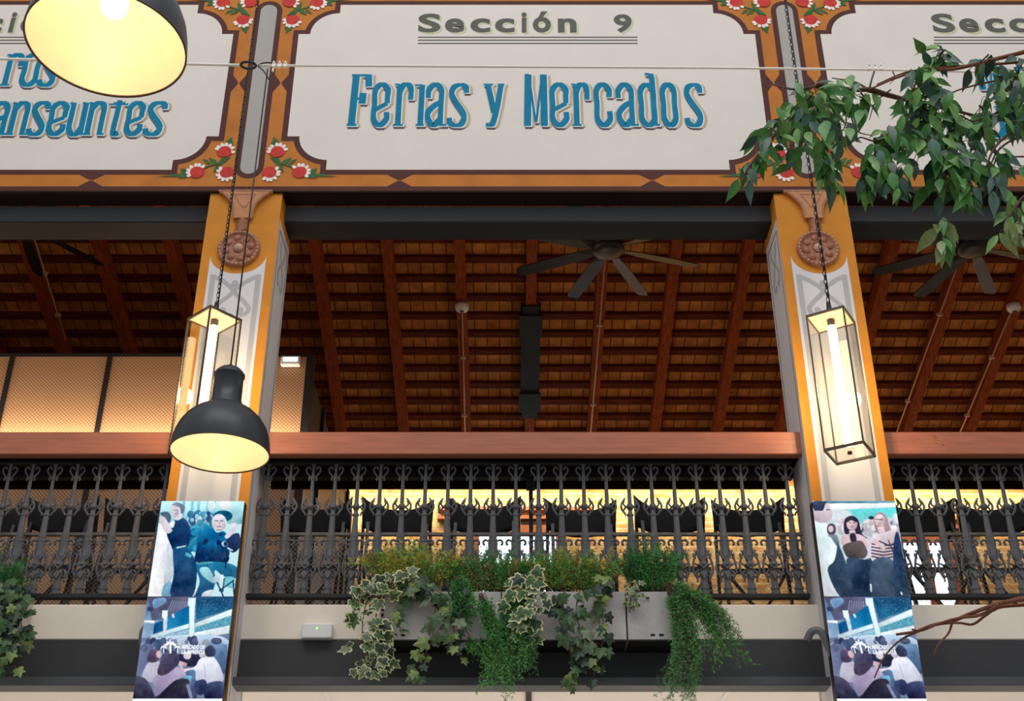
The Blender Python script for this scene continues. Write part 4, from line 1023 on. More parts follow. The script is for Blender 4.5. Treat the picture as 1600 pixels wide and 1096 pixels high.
A.poly([(455, 710), (700, 700), (830, 755), (815, 860), (700, 840), (620, 780), (625, 910), (560, 1050), (430, 1050), (480, 900)], (26, 112, 150), (30, 74, 120)); A.poly([(480, 760), (560, 755), (620, 880), (600, 912), (500, 830)], (146, 204, 212))
A.line([(600, 700), (460, 720)], 18, (90, 170, 185)); A.poly([(620, 840), (700, 830), (690, 930), (610, 900)], (190, 210, 220)); A.poly([(720, 850), (800, 860), (795, 960), (700, 930)], (110, 190, 205)); A.poly([(520, 1000), (600, 980), (580, 1050), (500, 1050)], (210, 220, 230))
for q in ([(740, 540), (720, 760)], [(640, 900), (700, 1050)], [(710, 860), (690, 1000)], [(800, 880), (660, 990)], [(790, 900), (800, 1050)]): A.line(q, 12, (14, 44, 78))
for q in ([(740, 550), (790, 580)], [(460, 940), (430, 1030)], [(770, 600), (760, 650)]): A.line(q, 16, (215, 240, 245))
# two women clapping
B = Pic([(65, 58), (855, 52), (180, 1045), (990, 1045)], base=(206, 220, 228))
B.poly([(200, 85), (860, 75), (865, 125), (240, 150)], (246, 252, 255), None, False); B.poly([(65, 58), (855, 52), (860, 78), (210, 84)], (96, 150, 170), None, False)
B.poly([(380, 150), (868, 125), (882, 260), (700, 200), (520, 300), (440, 200)], (96, 214, 218), (130, 220, 224), False); B.specks([(240, 150), (440, 140), (450, 230), (260, 260)], (250, 252, 255), .35)
B.ell(630, 238, 26, 20, (40, 60, 90)); B.ell(600, 330, 60, 80, (226, 222, 230)); B.ell(350, 350, 40, 70, (212, 200, 208)); B.ell(860, 250, 30, 60, (225, 225, 235)); B.specks([(520, 300), (660, 280), (640, 460), (560, 420)], (120, 110, 130), .25); B.specks([(840, 300), (890, 300), (895, 420), (850, 400)], (110, 110, 130), .35)
B.crowd([(280, 260), (860, 230), (330, 400), (880, 400)], 22, [(226, 214, 220), (130, 130, 150), (200, 190, 200), (90, 96, 120), (236, 230, 236)], 36)
B.poly([(92, 270), (190, 285), (262, 430), (302, 520), (275, 680), (215, 775), (240, 880), (335, 1045), (180, 1045), (120, 560)], (222, 244, 246), (232, 238, 244))
B.poly([(165, 95), (215, 72), (240, 130), (258, 190), (245, 255), (185, 290), (92, 262), (78, 150)], (206, 190, 198)); B.poly([(72, 66), (215, 66), (190, 90), (170, 155), (120, 160), (85, 150)], (52, 64, 92)); B.line([(200, 150), (235, 150)], 12, (90, 80, 100))
B.ell(250, 360, 44, 64, (84, 74, 92)); B.ell(245, 355, 26, 36, (212, 196, 202)); B.poly([(215, 420), (300, 420), (330, 540), (290, 520), (250, 450)], (120, 130, 145))
B.poly([(262, 450), (330, 540), (420, 800), (500, 1000), (480, 1045), (330, 1045), (215, 785), (280, 680), (303, 520)], (62, 84, 108), (46, 66, 90))
B.poly([(375, 260), (440, 215), (500, 250), (525, 340), (545, 410), (600, 460), (560, 440), (480, 410), (380, 405)], (44, 42, 62)); B.ell(445, 300, 52, 72, (228, 198, 206)); B.face(445, 302, 46, 66, (228, 198, 206)); B.poly([(395, 250), (440, 225), (495, 255), (490, 285), (440, 262), (400, 285)], (48, 44, 62)); B.line([(445, 370), (450, 410)], 60, (216, 188, 196))
B.poly([(352, 430), (440, 405), (540, 420), (600, 490), (610, 540), (560, 540), (480, 490), (370, 525), (340, 490)], (224, 196, 202)); B.poly([(425, 410), (475, 405), (490, 500), (440, 490)], (44, 44, 60))
B.poly([(365, 525), (470, 485), (540, 485), (592, 590), (565, 655), (480, 675), (405, 650), (370, 590)], (98, 86, 88), (84, 74, 78)); B.line([(430, 668), (540, 670)], 14, (190, 180, 178))
B.poly([(395, 665), (560, 672), (645, 690), (640, 1045), (480, 1045), (430, 850)], (44, 66, 92), (38, 56, 80))
B.poly([(655, 230), (715, 175), (775, 225), (800, 320), (815, 380), (760, 405), (690, 400), (660, 320)], (186, 156, 164)); B.ell(708, 265, 48, 66, (232, 208, 212)); B.face(708, 268, 42, 60, (232, 208, 212)); B.line([(668, 250), (745, 256)], 6, (80, 74, 90)); B.line([(715, 330), (735, 400)], 60, (226, 200, 206))
B.poly([(640, 430), (740, 400), (850, 380), (852, 660), (800, 695), (640, 690), (620, 560)], (228, 210, 218), (222, 200, 208))
for i in range(5): B.line([(628, 510 + i * 32), (740, 528 + i * 34), (845, 520 + i * 30)], 13, (58, 50, 70))
B.line([(700, 480), (800, 530), (845, 500)], 12, (58, 50, 70)); B.line([(640, 470), (760, 560)], 46, (224, 200, 206)); B.line([(790, 470), (840, 600)], 11, (58, 50, 70))
B.poly([(640, 690), (840, 690), (885, 1045), (632, 1045)], (70, 90, 114), (50, 68, 90)); B.poly([(850, 440), (892, 412), (950, 760), (985, 1045), (850, 1045), (835, 680)], (34, 54, 92), (44, 68, 92)); B.line([(620, 920), (625, 1000)], 16, (230, 236, 240)); B.line([(905, 1000), (915, 1030)], 16, (230, 236, 240)); B.specks([(860, 700), (950, 700), (960, 900), (880, 900)], (120, 150, 180), .05)
# market hall with people at a table
D = Pic([(165, 50), (960, 50), (22, 1080), (845, 1085)], H=266, base=(110, 126, 160))
D.poly([(165, 50), (960, 50), (925, 350), (100, 480)], (74, 110, 150), (140, 170, 200), False)
D.poly([(165, 50), (530, 50), (545, 130), (380, 270), (200, 300)], (84, 84, 112), (96, 100, 130), False)
for i in range(8): D.line([(395 + i * 20, 90 + i * 2), (345 + i * 26, 210 - i * 8)], 6, (150, 156, 180))
D.poly([(220, 80), (320, 60), (330, 110), (240, 170), (215, 150)], (110, 150, 190)); D.line([(160, 180), (215, 180)], 40, (60, 70, 104)); D.line([(130, 310), (225, 312)], 24, (246, 250, 255))
D.poly([(350, 265), (545, 140), (545, 330), (338, 392)], (10, 92, 150), (20, 130, 180), False); D.poly([(225, 330), (300, 300), (305, 400), (210, 440)], (16, 86, 140), None, False); D.poly([(615, 60), (958, 50), (945, 175), (610, 290)], (26, 66, 104), (18, 104, 150), False); D.specks([(640, 60), (955, 60), (945, 170), (640, 270)], (150, 200, 220), .07)
D.poly([(590, 330), (940, 180), (936, 245), (590, 372)], (226, 246, 252), None, False); D.poly([(190, 450), (540, 332), (540, 372), (190, 490)], (214, 238, 248), None, False)
D.poly([(600, 370), (934, 248), (920, 345), (600, 420)], (110, 186, 208), None, False); D.specks([(600, 370), (934, 248), (920, 345), (600, 420)], (40, 100, 130), .3); D.poly([(200, 490), (600, 372), (600, 420), (190, 530)], (120, 176, 204), None, False)
D.poly([(590, 424), (920, 348), (910, 430), (590, 490)], (236, 248, 252), None, False); D.line([(590, 476), (750, 446)], 14, (90, 130, 150)); D.poly([(170, 500), (590, 440), (880, 480), (880, 640), (100, 640)], (190, 214, 232), (130, 146, 180)); D.specks([(200, 480), (560, 380), (560, 560), (200, 560)], (240, 250, 255), .25)
D.poly([(540, 60), (610, 60), (600, 140), (585, 520), (545, 520), (548, 150), (535, 140)], (226, 248, 255), None, False); D.poly([(298, 192), (350, 192), (345, 275), (335, 425), (303, 425), (310, 275), (295, 270)], (228, 244, 252), None, False); D.line([(395, 230), (400, 270)], 22, (226, 244, 252))
D.crowd([(120, 520), (640, 470), (100, 640), (640, 600)], 34, [(70, 84, 118), (110, 124, 160), (170, 180, 204), (206, 200, 214), (56, 66, 98)], 36)
D.crowd([(110, 560), (300, 540), (80, 800), (200, 700)], 14, [(92, 100, 138), (120, 126, 164), (70, 78, 114)], 40)
D.poly([(100, 560), (210, 560), (170, 700), (70, 840)], (100, 110, 146)); D.ell(270, 540, 60, 50, (70, 90, 124)); D.ell(130, 580, 40, 40, (90, 100, 136))
D.poly([(740, 520), (800, 480), (860, 540), (895, 560), (880, 800), (845, 830), (760, 700), (700, 640)], (104, 140, 176), (70, 92, 136)); D.ell(795, 508, 50, 34, (64, 76, 104)); D.ell(700, 530, 40, 40, (150, 170, 190))
D.poly([(455, 640), (620, 640), (650, 700), (620, 760), (500, 760), (450, 700)], (40, 44, 70), (30, 34, 56)); D.ell(525, 655, 36, 40, (222, 214, 222)); D.line([(440, 720), (520, 750)], 34, (214, 176, 186)); D.line([(455, 730), (490, 830)], 30, (205, 180, 196))
D.poly([(500, 790), (600, 780), (590, 812), (505, 818)], (240, 214, 216)); D.poly([(505, 820), (600, 815), (610, 1075), (530, 1075), (560, 920), (500, 880)], (96, 130, 170), (60, 66, 100)); D.poly([(500, 860), (560, 860), (555, 910), (500, 895)], (120, 190, 220))
D.poly([(640, 690), (735, 650), (795, 705), (838, 800), (856, 900), (790, 930), (700, 942), (670, 890), (605, 905), (596, 800), (530, 800), (600, 760)], (232, 234, 244), (206, 210, 228)); D.poly([(690, 590), (740, 550), (785, 600), (775, 660), (720, 670), (690, 650)], (52, 58, 86)); D.ell(665, 655, 30, 28, (206, 190, 200)); D.line([(680, 740), (690, 880)], 8, (180, 186, 206))
D.poly([(695, 945), (850, 918), (838, 1085), (690, 1085)], (64, 74, 112), (54, 58, 92)); D.poly([(600, 915), (690, 900), (700, 1000), (640, 1050), (590, 1000)], (52, 62, 98))
D.poly([(180, 715), (270, 720), (255, 830), (200, 920), (110, 880), (130, 790)], (188, 184, 204)); D.poly([(180, 615), (245, 595), (275, 650), (240, 720), (160, 712)], (92, 78, 106)); D.ell(262, 645, 24, 38, (214, 178, 186))
D.poly([(400, 770), (470, 790), (512, 850), (450, 890), (330, 1005), (235, 1050), (205, 905), (262, 840)], (176, 162, 192), (150, 138, 172)); D.poly([(300, 640), (370, 610), (440, 640), (452, 720), (400, 790), (310, 852), (248, 830), (275, 720)], (60, 62, 92), (78, 66, 90))
D.poly([(410, 905), (520, 890), (545, 940), (530, 1085), (220, 1085), (270, 1040)], (36, 34, 50), (44, 42, 62)); D.poly([(60, 860), (150, 900), (225, 1060), (220, 1085), (22, 1085), (40, 900)], (66, 66, 92), (50, 50, 76)); D.line([(525, 940), (560, 1080)], 30, (130, 140, 180))
for q in (A, B, D): q.blur(); q.blur()
SCY, SW = 7.03, .5
zA0, zA1 = P(800, 932.5, SCY).z, P(800, 783.5, SCY).z; zD0 = P(800, 1092, SCY).z; zE = P(800, 1230, SCY).z
pa = A.mesh('upper_picture', SW, zA0 - zE, zA1 - zE, -.0005); pb = B.mesh('upper_picture', SW, zA0 - zE, zA1 - zE, -.0005); pd = D.mesh('lower_picture', SW, zD0 - zE, zA0 - .002 - zE, -.0005); pd2 = pd.copy(); C.objects.link(pd2)
def lp(x, y):            # point of the lower picture, from the crop it was studied in
    u, v = D.uv((x, y)); return ((u / D.W - .5) * SW, zA0 - .002 - zE + (zD0 - zA0) * v / D.H)
for x, po, pl, lb in ((COLX[0], pa, pd, 'tall lit picture screen whose upper picture shows a seated person in dark sweater'), (COLX[1], pb, pd2, 'tall lit picture screen whose upper picture shows two women clapping')):
    sx = P(317.3, 783.5, SCY).x - COLX[0] if x < 0 else P(1333.5, 783.5, SCY).x - COLX[1]
    t = thing('picture_screen', lb, 'screen', (x + sx, SCY, zE), 'column screens')
    MB().box(-SW / 2, SW / 2, 0, .075, 0, zA1 - zE).build('housing', M['dark_plastic'], t)
    MB().box(-.12, .12, .0755, YC - SCY - .008, .3, zA1 - zE - .2).build('wall_mount', M['black_metal'], t)
    po.parent = t; pl.parent = t
    MB().face([(-SW / 2, -.0004, zD0 - zE - .08), (SW / 2, -.0004, zD0 - zE - .08), (SW / 2, -.0004, zD0 - zE - .001), (-SW / 2, -.0004, zD0 - zE - .001)]).build('next_picture', M['screen_white'], t)
    mb = MB()
    for ch, s0, s1, ya, yb in (('MERCADO DE', 474, 690, 548, 590), ('LA IMPRENTA', 472, 692, 598, 640)):
        vs, fs = glyph_mesh(ch, .035); a0 = lp(s0, yb); a1 = lp(s1, ya); mb.add([(a0[0] + q[0] * (a1[0] - a0[0]), -.0016, a0[1] + q[1] * (a1[1] - a0[1])) for q in vs], fs)
    lg = mb.build('logo_lettering', M['screen_white'], t)
    mb = MB()
    for bx, by, h_, wd, sc_ in ((308, 632, 65, 8, .6), (370, 632, 100, 16, 1.2), (436, 632, 65, 8, .6)):
        ribbon(mb, [lp(bx, by), lp(bx + 2, by - h_)], .0026 * wd / 4, -.0014)
        for a in range(7):
            an = math.pi * (a / 6) * 1.15 - .23; L_ = 50 * sc_
            q = [(bx + L_ * f * math.cos(an), by - h_ - L_ * f * math.sin(an) * .7 + 28 * sc_ * f * f * abs(math.cos(an))) for f in (0, .3, .6, 1)]
            ribbon(mb, [lp(*c) for c in q], .006 * sc_, -.0015 - .00005 * a)
    mb.build('palm_logo', M['screen_white'], lg)
# grey cable sleeves curling from the fascia behind the screens
for pts, lb in (([(1261, 1001), (1268, 988), (1281, 987), (1291, 1005), (1303, 1030)], 'grey bent conduit entering the screen with two clapping women'), ([(243, 983), (232, 980), (224, 988), (223, 1010), (226, 1040)], 'grey bent conduit beside the screen with the seated person')):
    Ys = [7.10, 7.08, 7.06, 7.07, 7.085] if pts[0][0] > 800 else [7.09, 7.08, 7.08, 7.08, 7.10]
    q = smooth([P(a, b, y) for (a, b), y in zip(pts, Ys)], 6)
    o = tag(rebase(MB().tube(q, .022, 10).build('conduit', M['pipe_grey'])), lb, 'conduit', 'grey conduits by the screens')

# ------------------------------------------------------------------ planters on the fascia
YP0, YP1 = 7.13, 7.385
zp0, zp1 = P(800, 1000, YP0).z, P(800, 925, YP0).z
PLB = {0: 'grey planter box at the end by the variegated ivy', 1: 'grey planter box in the middle with hanging green fern', 2: 'short grey planter box at the end by the spreading fern', 3: 'grey planter box half cut by the frame edge beside the tan wall railing'}
def planter(x0, x1, lb, slots):
    t = thing('planter_box', lb, 'planter', ((x0 + x1) / 2, (YP0 + YP1) / 2, zp0), 'fascia planters')
    w_ = (x1 - x0) / 2; d = (YP1 - YP0) / 2; h = zp1 - zp0; k = .014
    mb = MB(); mb.bbox(-w_, w_, -d, -d + k, 0, h, .003); mb.bbox(-w_, w_, d - k, d, 0, h, .003); mb.box(-w_, -w_ + k, -d + k, d - k, .0, h); mb.box(w_ - k, w_, -d + k, d - k, 0, h); mb.box(-w_ + k, w_ - k, -d + k, d - k, 0, .02)
    mb.build('box_body', M['planter_grey'], t)
    MB().box(-w_ + .002, w_ - .002, -d + .003, d - .002, -.006, -.0005).build('base_tray', M['dark_plastic'], t)
    MB().box(-w_ + k, w_ - k, -d + k, d - k, .021, h - .03).build('soil', M['soil'], t)
    mb = MB(); 
    for s in (-1, 1):
        if s in slots:
            for i in range(6): mb.box(s * (w_ - .014) - .007, s * (w_ - .014) + .007, -d - .0015, -d + .001, .03 + i * .035, .05 + i * .035)
            for i in range(2): mb.box(s * (w_ - .14 + i * .05) - .013, s * (w_ - .14 + i * .05) + .013, -d - .0015, -d + .001, .02, .034)
    if mb.v: mb.build('slot_holes', M['dark_plastic'], t)
    MB().box(-w_ + .05, -w_ + .08, d, d + .012, h - .2, h).build('hanger', M['black_metal'], t)
    MB().box(w_ - .08, w_ - .05, d, d + .012, h - .2, h).build('hanger', M['black_metal'], t)
    return t
for a, b, lb, sl in ((594, 782.5, PLB[0], (-1,)), (784.5, 977.5, PLB[1], ()), (980, 1055.5, PLB[2], (1,)), (-120, 22, PLB[3], ())):
    planter(P(a, 960, YP0).x, P(b, 960, YP0).x, lb, sl)

rng = random.Random(11)
IVY = [(0, -.02), (.16, -.12), (.36, -.08), (.42, .12), (.30, .26), (.46, .46), (.44, .60), (.22, .56), (.12, .78), (0, 1.0)]
IVY = IVY + [(-x, y) for x, y in reversed(IVY[:-1])]
def ivy_leaf(mb, p, d, nrm, s, m_in, m_out=None):
    d = Vector(d).normalized(); n = Vector(nrm); n = (n - d * n.dot(d)).normalized(); x = d.cross(n)
    def put(k, lift, m):
        c = Vector(p) + d * s * .30 + n * (s * .06 + lift)
        vs = [c] + [Vector(p) + d * s * (.30 + (v - .30) * k) + x * s * u * k * 1.05 + n * (lift - s * .14 * abs(u)) for u, v in IVY]
        N = len(IVY); mb.add(vs, [(0, i, i % N + 1) for i in range(1, N + 1)], m)
    if m_out is not None: put(1.0, 0, m_out); put(.80, .0022, m_in)
    else: put(1.0, 0, m_in)
def rnd(a, b): return rng.uniform(a, b)
def ivy_plant(label, strands, kind, size=.085):
    """strands: (list of pixel points, depth, number of leaves, half spread in m)"""
    t = thing('ivy_plant', label, 'plant', P(strands[0][0][0][0], strands[0][0][0][1], strands[0][1]), 'trailing ivies'); L = t.location
    mats = {'var': ['ivy_green', 'ivy_dark', 'ivy_cream', 'ivy_grey'], 'green': ['ivy_green', 'ivy_dark', 'ivy_lime', 'ivy_grey']}[kind]
    lv, stm = MB(), MB()
    for pts, Y, n, sp in strands:
        q = [Vector(v) for v in smooth([P(x, y, Y + .02 * math.sin(i * 2.1)) for i, (x, y) in enumerate(pts)], 8)]
        stm.tube(q, [.0035 * (1 - .6 * i / len(q)) + .0008 for i in range(len(q))], 5)
        for i in range(n):
            f = (i + rnd(0, .9)) / n; c = q[min(int(f * (len(q) - 1)), len(q) - 1)]
            off = Vector((rnd(-sp, sp), rnd(-.07, .0), rnd(-.03, .03))); p = c + off
            if p.y > 7.37: p.y = 7.36
            if abs(off.x) > .02: stm.tube([c, (c + p) / 2 + Vector((0, 0, .012)), p], .0013, 4)
            d = Vector((off.x * 5 + rnd(-.7, .7), rnd(-.4, .2), rnd(-1.3, .1))); nn = Vector((rnd(-.6, .6), -1, rnd(-.2, .9)))
            s = size * rnd(.6, 1.15) * (1 - .45 * max(0, f - .6))
            if kind == 'var': ivy_leaf(lv, p, d, nn, s, rng.choice((0, 1, 0, 3)), 2)
            else: ivy_leaf(lv, p, d, nn, s, rng.choice((0, 0, 1, 1, 2, 3)))
    rel(stm, L).build('stems', M['bark'], t); rel(lv, L).build('leaves', [M[k] for k in mats], t)
    return t
def fern_plant(label, sprays, cols, needle=.016):
    """sprays: (list of pixel points, depth, number of fronds, half spread m, needles per frond)"""
    t = thing('asparagus_fern', label, 'plant', P(sprays[0][0][0][0], sprays[0][0][0][1], sprays[0][1]), 'feathery ferns'); L = t.location
    nd, stm = MB(), MB()
    for pts, Y, n, sp, nn_ in sprays:
        base = [P(x, y, Y) for x, y in pts]
        for k in range(n):
            e = Vector((rnd(-sp, sp), rnd(-.09, .06), rnd(-sp * .5, sp * .5))); n0 = len(base); fl = rnd(.55, 1.05)
            q = [b + e * (i / (n0 - 1)) ** .8 + Vector((rnd(-.02, .02), rnd(-.02, .02), rnd(-.02, .02))) for i, b in enumerate(base)]
            if n0 == 2: q[1] = q[0].lerp(q[1], fl)
            q = [Vector(v) for v in smooth(q, 6)]
            if n0 > 2: q = q[:max(4, int(len(q) * fl))]
            for v in q: v.y = min(v.y, 7.37)
            stm.tube(q, [.0022 * (1 - .7 * i / len(q)) for i in range(len(q))], 3)
            ci = rng.choice(range(len(cols)))
            for i in range(nn_):
                f = .08 + .92 * (i + rng.random()) / nn_; j = min(int(f * (len(q) - 1)), len(q) - 2); fr = f * (len(q) - 1) - j; c = q[j].lerp(q[min(j + 1, len(q) - 1)], min(1, fr))
                ax = (q[j + 1] - q[j]).normalized()
                sd = Vector((rnd(-1, 1), rnd(-1, 1), rnd(-1, 1))); sd = (sd - ax * sd.dot(ax)).normalized()
                tw_ = c + sd * rnd(.010, .048) * (1.1 - .6 * f) + ax * rnd(0, .022)
                for _ in range(3):
                    o = tw_.lerp(c, rng.random() * .7); dd = (sd * rnd(.3, 1) + ax * rnd(-.2, 1) + Vector((rnd(-.7, .7), rnd(-.7, .7), rnd(-.7, .7)))).normalized() * needle * rnd(.7, 1.4)
                    b_ = dd.cross(Vector((rnd(-1, 1), rnd(-1, 1), rnd(-1, 1)))).normalized() * .0024
                    nd.add([o - b_, o + b_, o + dd], [(0, 1, 2)], ci)
    rel(stm, L).build('fronds', M['bark'], t); rel(nd, L).build('needles', [M[c] for c in cols], t)
    return t
def tuft(label, px, py, w_, up, n, cols, Y=7.24, nn_=56):
    """bushy upright clump, w_ and up in pixels"""
    sp = []
    for i in range(n):
        a = rnd(-1, 1); sp.append(([(px + a * w_ * .45, py), (px + a * w_ * .75 + rnd(-6, 6), py - up * rnd(.3, .6)), (px + a * w_ * 1.05 + rnd(-10, 10), py - up * (1 - .35 * a * a) * rnd(.6, 1.05))], Y + rnd(-.09, .08), 1, .03, nn_))
    return fern_plant(label, sp, cols)
tuft('yellowish feathery fern clump standing at the variegated ivy end of the planters', 640, 920, 84, 80, 130, ['fern_yellow', 'fern_yellow', 'fern_green', 'fern_brown'])
tuft('mixed green and brownish fern clump in front of the window', 770, 928, 82, 74, 130, ['fern_green', 'fern_dark', 'fern_green', 'fern_brown'])
tuft('yellow-green feathery fern clump just right of the counter post', 893, 924, 84, 74, 130, ['fern_yellow', 'fern_green', 'fern_green', 'fern_brown'])
tuft('dark green fern clump on the short end planter', 1018, 926, 50, 88, 110, ['fern_dark', 'fern_dark', 'fern_green'])
fern_plant('bright green fern trailing down over the middle planter past the beam', [([(800, 926), (806, 960), (808, 1010), (806, 1064)], 7.06, 62, .15, 80), ([(752, 930), (762, 965), (778, 1005), (776, 1062), (772, 1096)], 7.05, 30, .10, 64), ([(730, 1000), (745, 1020), (770, 1050)], 7.08, 8, .09, 36), ([(716, 905), (722, 935), (728, 966)], 7.07, 30, .09, 60)], ['fern_green', 'fern_green', 'fern_dark'])
fern_plant('large spreading fern falling over the end of the short planter', [([(1046, 922), (1062, 960), (1070, 1010), (1064, 1062), (1052, 1098)], 7.06, 56, .12, 76), ([(1044, 915), (1080, 930), (1112, 958), (1134, 992), (1156, 1030)], 7.07, 54, .10, 76), ([(1048, 918), (1082, 960), (1096, 1005), (1102, 1050)], 7.07, 22, .12, 56)], ['fern_green', 'fern_green', 'fern_dark', 'ivy_grey'])
ivy_plant('cream edged variegated ivy hanging at the end of the planters beside the flat emergency light', [([(628, 905), (590, 915), (572, 945), (566, 985), (570, 1030), (574, 1058)], 7.08, 36, .085), ([(640, 900), (612, 905), (580, 920), (562, 928)], 7.08, 20, .06), ([(604, 925), (588, 960), (590, 1010), (602, 1050)], 7.06, 14, .06), ([(598, 990), (606, 1020), (600, 1062)], 7.08, 10, .03)], 'var')
ivy_plant('green ivy with two trailing strands beside the variegated ivy', [([(650, 915), (632, 925), (622, 960), (626, 990)], 7.08, 13, .035), ([(655, 915), (674, 930), (680, 960), (674, 1000), (656, 1040), (646, 1064)], 7.07, 30, .05), ([(640, 912), (660, 908), (684, 925)], 7.08, 9, .04)], 'green')
ivy_plant('dark green ivy over the joint between the two long planters', [([(722, 930), (708, 960), (712, 1000), (722, 1034)], 7.08, 18, .045), ([(700, 925), (712, 945), (728, 985), (742, 1010)], 7.08, 8, .04)], 'green', .075)
ivy_plant('cream edged ivy strand hanging in front of the counter post', [([(818, 898), (836, 925), (832, 955), (820, 985), (824, 1004)], 7.05, 30, .065), ([(812, 905), (806, 930), (800, 960)], 7.06, 10, .04)], 'var', .092)
ivy_plant('long green ivy falling from the middle planter to the pale ceiling below the beam', [([(880, 930), (872, 960), (884, 1000), (896, 1040), (898, 1080)], 7.06, 30, .055), ([(925, 925), (940, 950), (942, 990), (936, 1030), (924, 1068)], 7.07, 22, .045), ([(905, 925), (900, 960), (912, 1000), (908, 1010)], 7.07, 12, .05), ([(935, 905), (950, 915), (946, 925)], 7.1, 6, .03)], 'green')
ivy_plant('small pale sprig over the gap beside the short planter', [([(1002, 932), (990, 918), (986, 935), (984, 958)], 7.13, 18, .035), ([(984, 920), (992, 940), (990, 955)], 7.09, 12, .03)], 'var', .04)
tuft('dark fern clump half cut by the frame edge over the leftmost planter', -4, 952, 46, 92, 80, ['fern_dark', 'fern_green', 'fern_dark'])
ivy_plant('dark ivy hanging beside the pale fascia from the leftmost planter', [([(-10, 920), (20, 935), (26, 970), (20, 1010), (6, 1056)], 7.07, 52, .09), ([(10, 915), (28, 930), (32, 960), (34, 1000), (28, 1032)], 7.08, 34, .06), ([(-14, 930), (0, 980), (4, 1030)], 7.06, 34, .07)], 'green', .08)

# ------------------------------------------------------------------ leafy hanging branches near the viewer
YF = 4.25
def ficus_leaf(mb, p, d, nrm, L_, W_, m):
    d = Vector(d).normalized(); n = Vector(nrm); n = (n - d * n.dot(d))
    n = n.normalized() if n.length > 1e-3 else Vector((0, -1, 0)); x = d.cross(n); vs = []
    prof = ((0, .06), (.15, .62), (.33, .98), (.52, .92), (.72, .55), (.88, .2), (1, .015))
    for f, w_ in prof:
        c = Vector(p) + d * L_ * f - n * L_ * .16 * f * f
        for s in (-1, 0, 1): vs.append(c + x * W_ * .5 * w_ * s + n * W_ * .13 * w_ * abs(s))
    fs = []
    for i in range(len(prof) - 1):
        for j in (0, 1): fs.append((i * 3 + j, i * 3 + j + 1, i * 3 + 4 + j, i * 3 + 3 + j))
    mb.add(vs, fs, m, True)
LM = ['leaf_green', 'leaf_dark', 'leaf_light', 'leaf_blue', 'leaf_olive']
def leafy_branch(name, label, stems, sprays, cat='branch', grp='hanging leafy branches', pal=(0, 0, 0, 1, 2, 2, 3)):
    """stems: (pixel points, depth offset, radius, bark); sprays: (pixel points, depth offset, leaves, drop bias, spread)"""
    t = thing(name, label, cat, P(stems[0][0][0][0], stems[0][0][0][1], YF), grp); L = t.location
    bk, lv = MB(), MB()
    for pts, dy, r, m_ in stems:
        q = smooth([P(x, y, YF + dy + .05 * math.sin(i * 1.7)) for i, (x, y) in enumerate(pts)], 7)
        bk.tube(q, [r * (1 - .65 * i / len(q)) for i in range(len(q))], 6, m_)
    for pts, dy, n, bias, sp in sprays:
        q = [Vector(v) for v in smooth([P(x, y, YF + dy + .06 * math.sin(i * 2.3)) for i, (x, y) in enumerate(pts)], 8)]
        bk.tube(q, [.0042 * (1 - .7 * i / len(q)) for i in range(len(q))], 5, 0)
        for i in range(n):
            f = (i + rng.random()) / n; c = q[min(int(f * (len(q) - 1)), len(q) - 1)]
            o = Vector((rnd(-sp, sp), rnd(-sp, sp) * 1.6, rnd(-sp, sp) * .7)); p = c + o
            if o.length > .025: bk.tube([c, c.lerp(p, .5) + Vector((0, 0, .012)), p], .0016, 4, 0)
            d = Vector((o.x * 6 + rnd(-.75, .75), rnd(-.8, .5), -1.15 * bias + rnd(-.45, .55))); nn = Vector((rnd(-.8, .8), -1, rnd(-.5, .8)))
            Lf = rnd(.082, .138); ficus_leaf(lv, p, d, nn, Lf, Lf * rnd(.32, .44), rng.choice(pal))
    rel(bk, L).build('twigs', [M['bark'], M['bark_red']], t); rel(lv, L).build('leaves', [M[k] for k in LM], t)
    return t
leafy_branch('leafy_branch', 'leafy green branch tip drooping across the slot and column head',
    [([(1358, 140), (1330, 140), (1290, 133), (1245, 140), (1206, 132)], 0, .011, 0), ([(1360, 142), (1335, 128), (1300, 122)], .03, .006, 0), ([(1268, 150), (1225, 195), (1190, 235), (1168, 265), (1160, 290)], 0, .009, 0), ([(1280, 150), (1288, 200), (1294, 250), (1298, 300)], .04, .008, 0), ([(1332, 150), (1330, 180), (1340, 205), (1362, 212)], .02, .005, 0)],
    [([(1330, 140), (1300, 140), (1262, 138), (1232, 150)], 0, 26, .55, .05), ([(1268, 150), (1240, 178), (1205, 205)], -.02, 34, .7, .06), ([(1285, 155), (1270, 190), (1262, 215), (1240, 235)], .03, 34, .8, .06), ([(1280, 150), (1290, 195), (1292, 235), (1300, 262)], .05, 26, .9, .045), ([(1196, 225), (1176, 255), (1160, 282)], 0, 13, 1.3, .03), ([(1292, 250), (1296, 275), (1300, 290)], .04, 8, 1.3, .02), ([(1345, 145), (1355, 160), (1350, 180)], .02, 10, 1.0, .04), ([(1318, 160), (1322, 190), (1310, 215)], .0, 14, 1.0, .035), ([(1205, 200), (1195, 212), (1190, 228)], -.02, 9, .5, .04)])
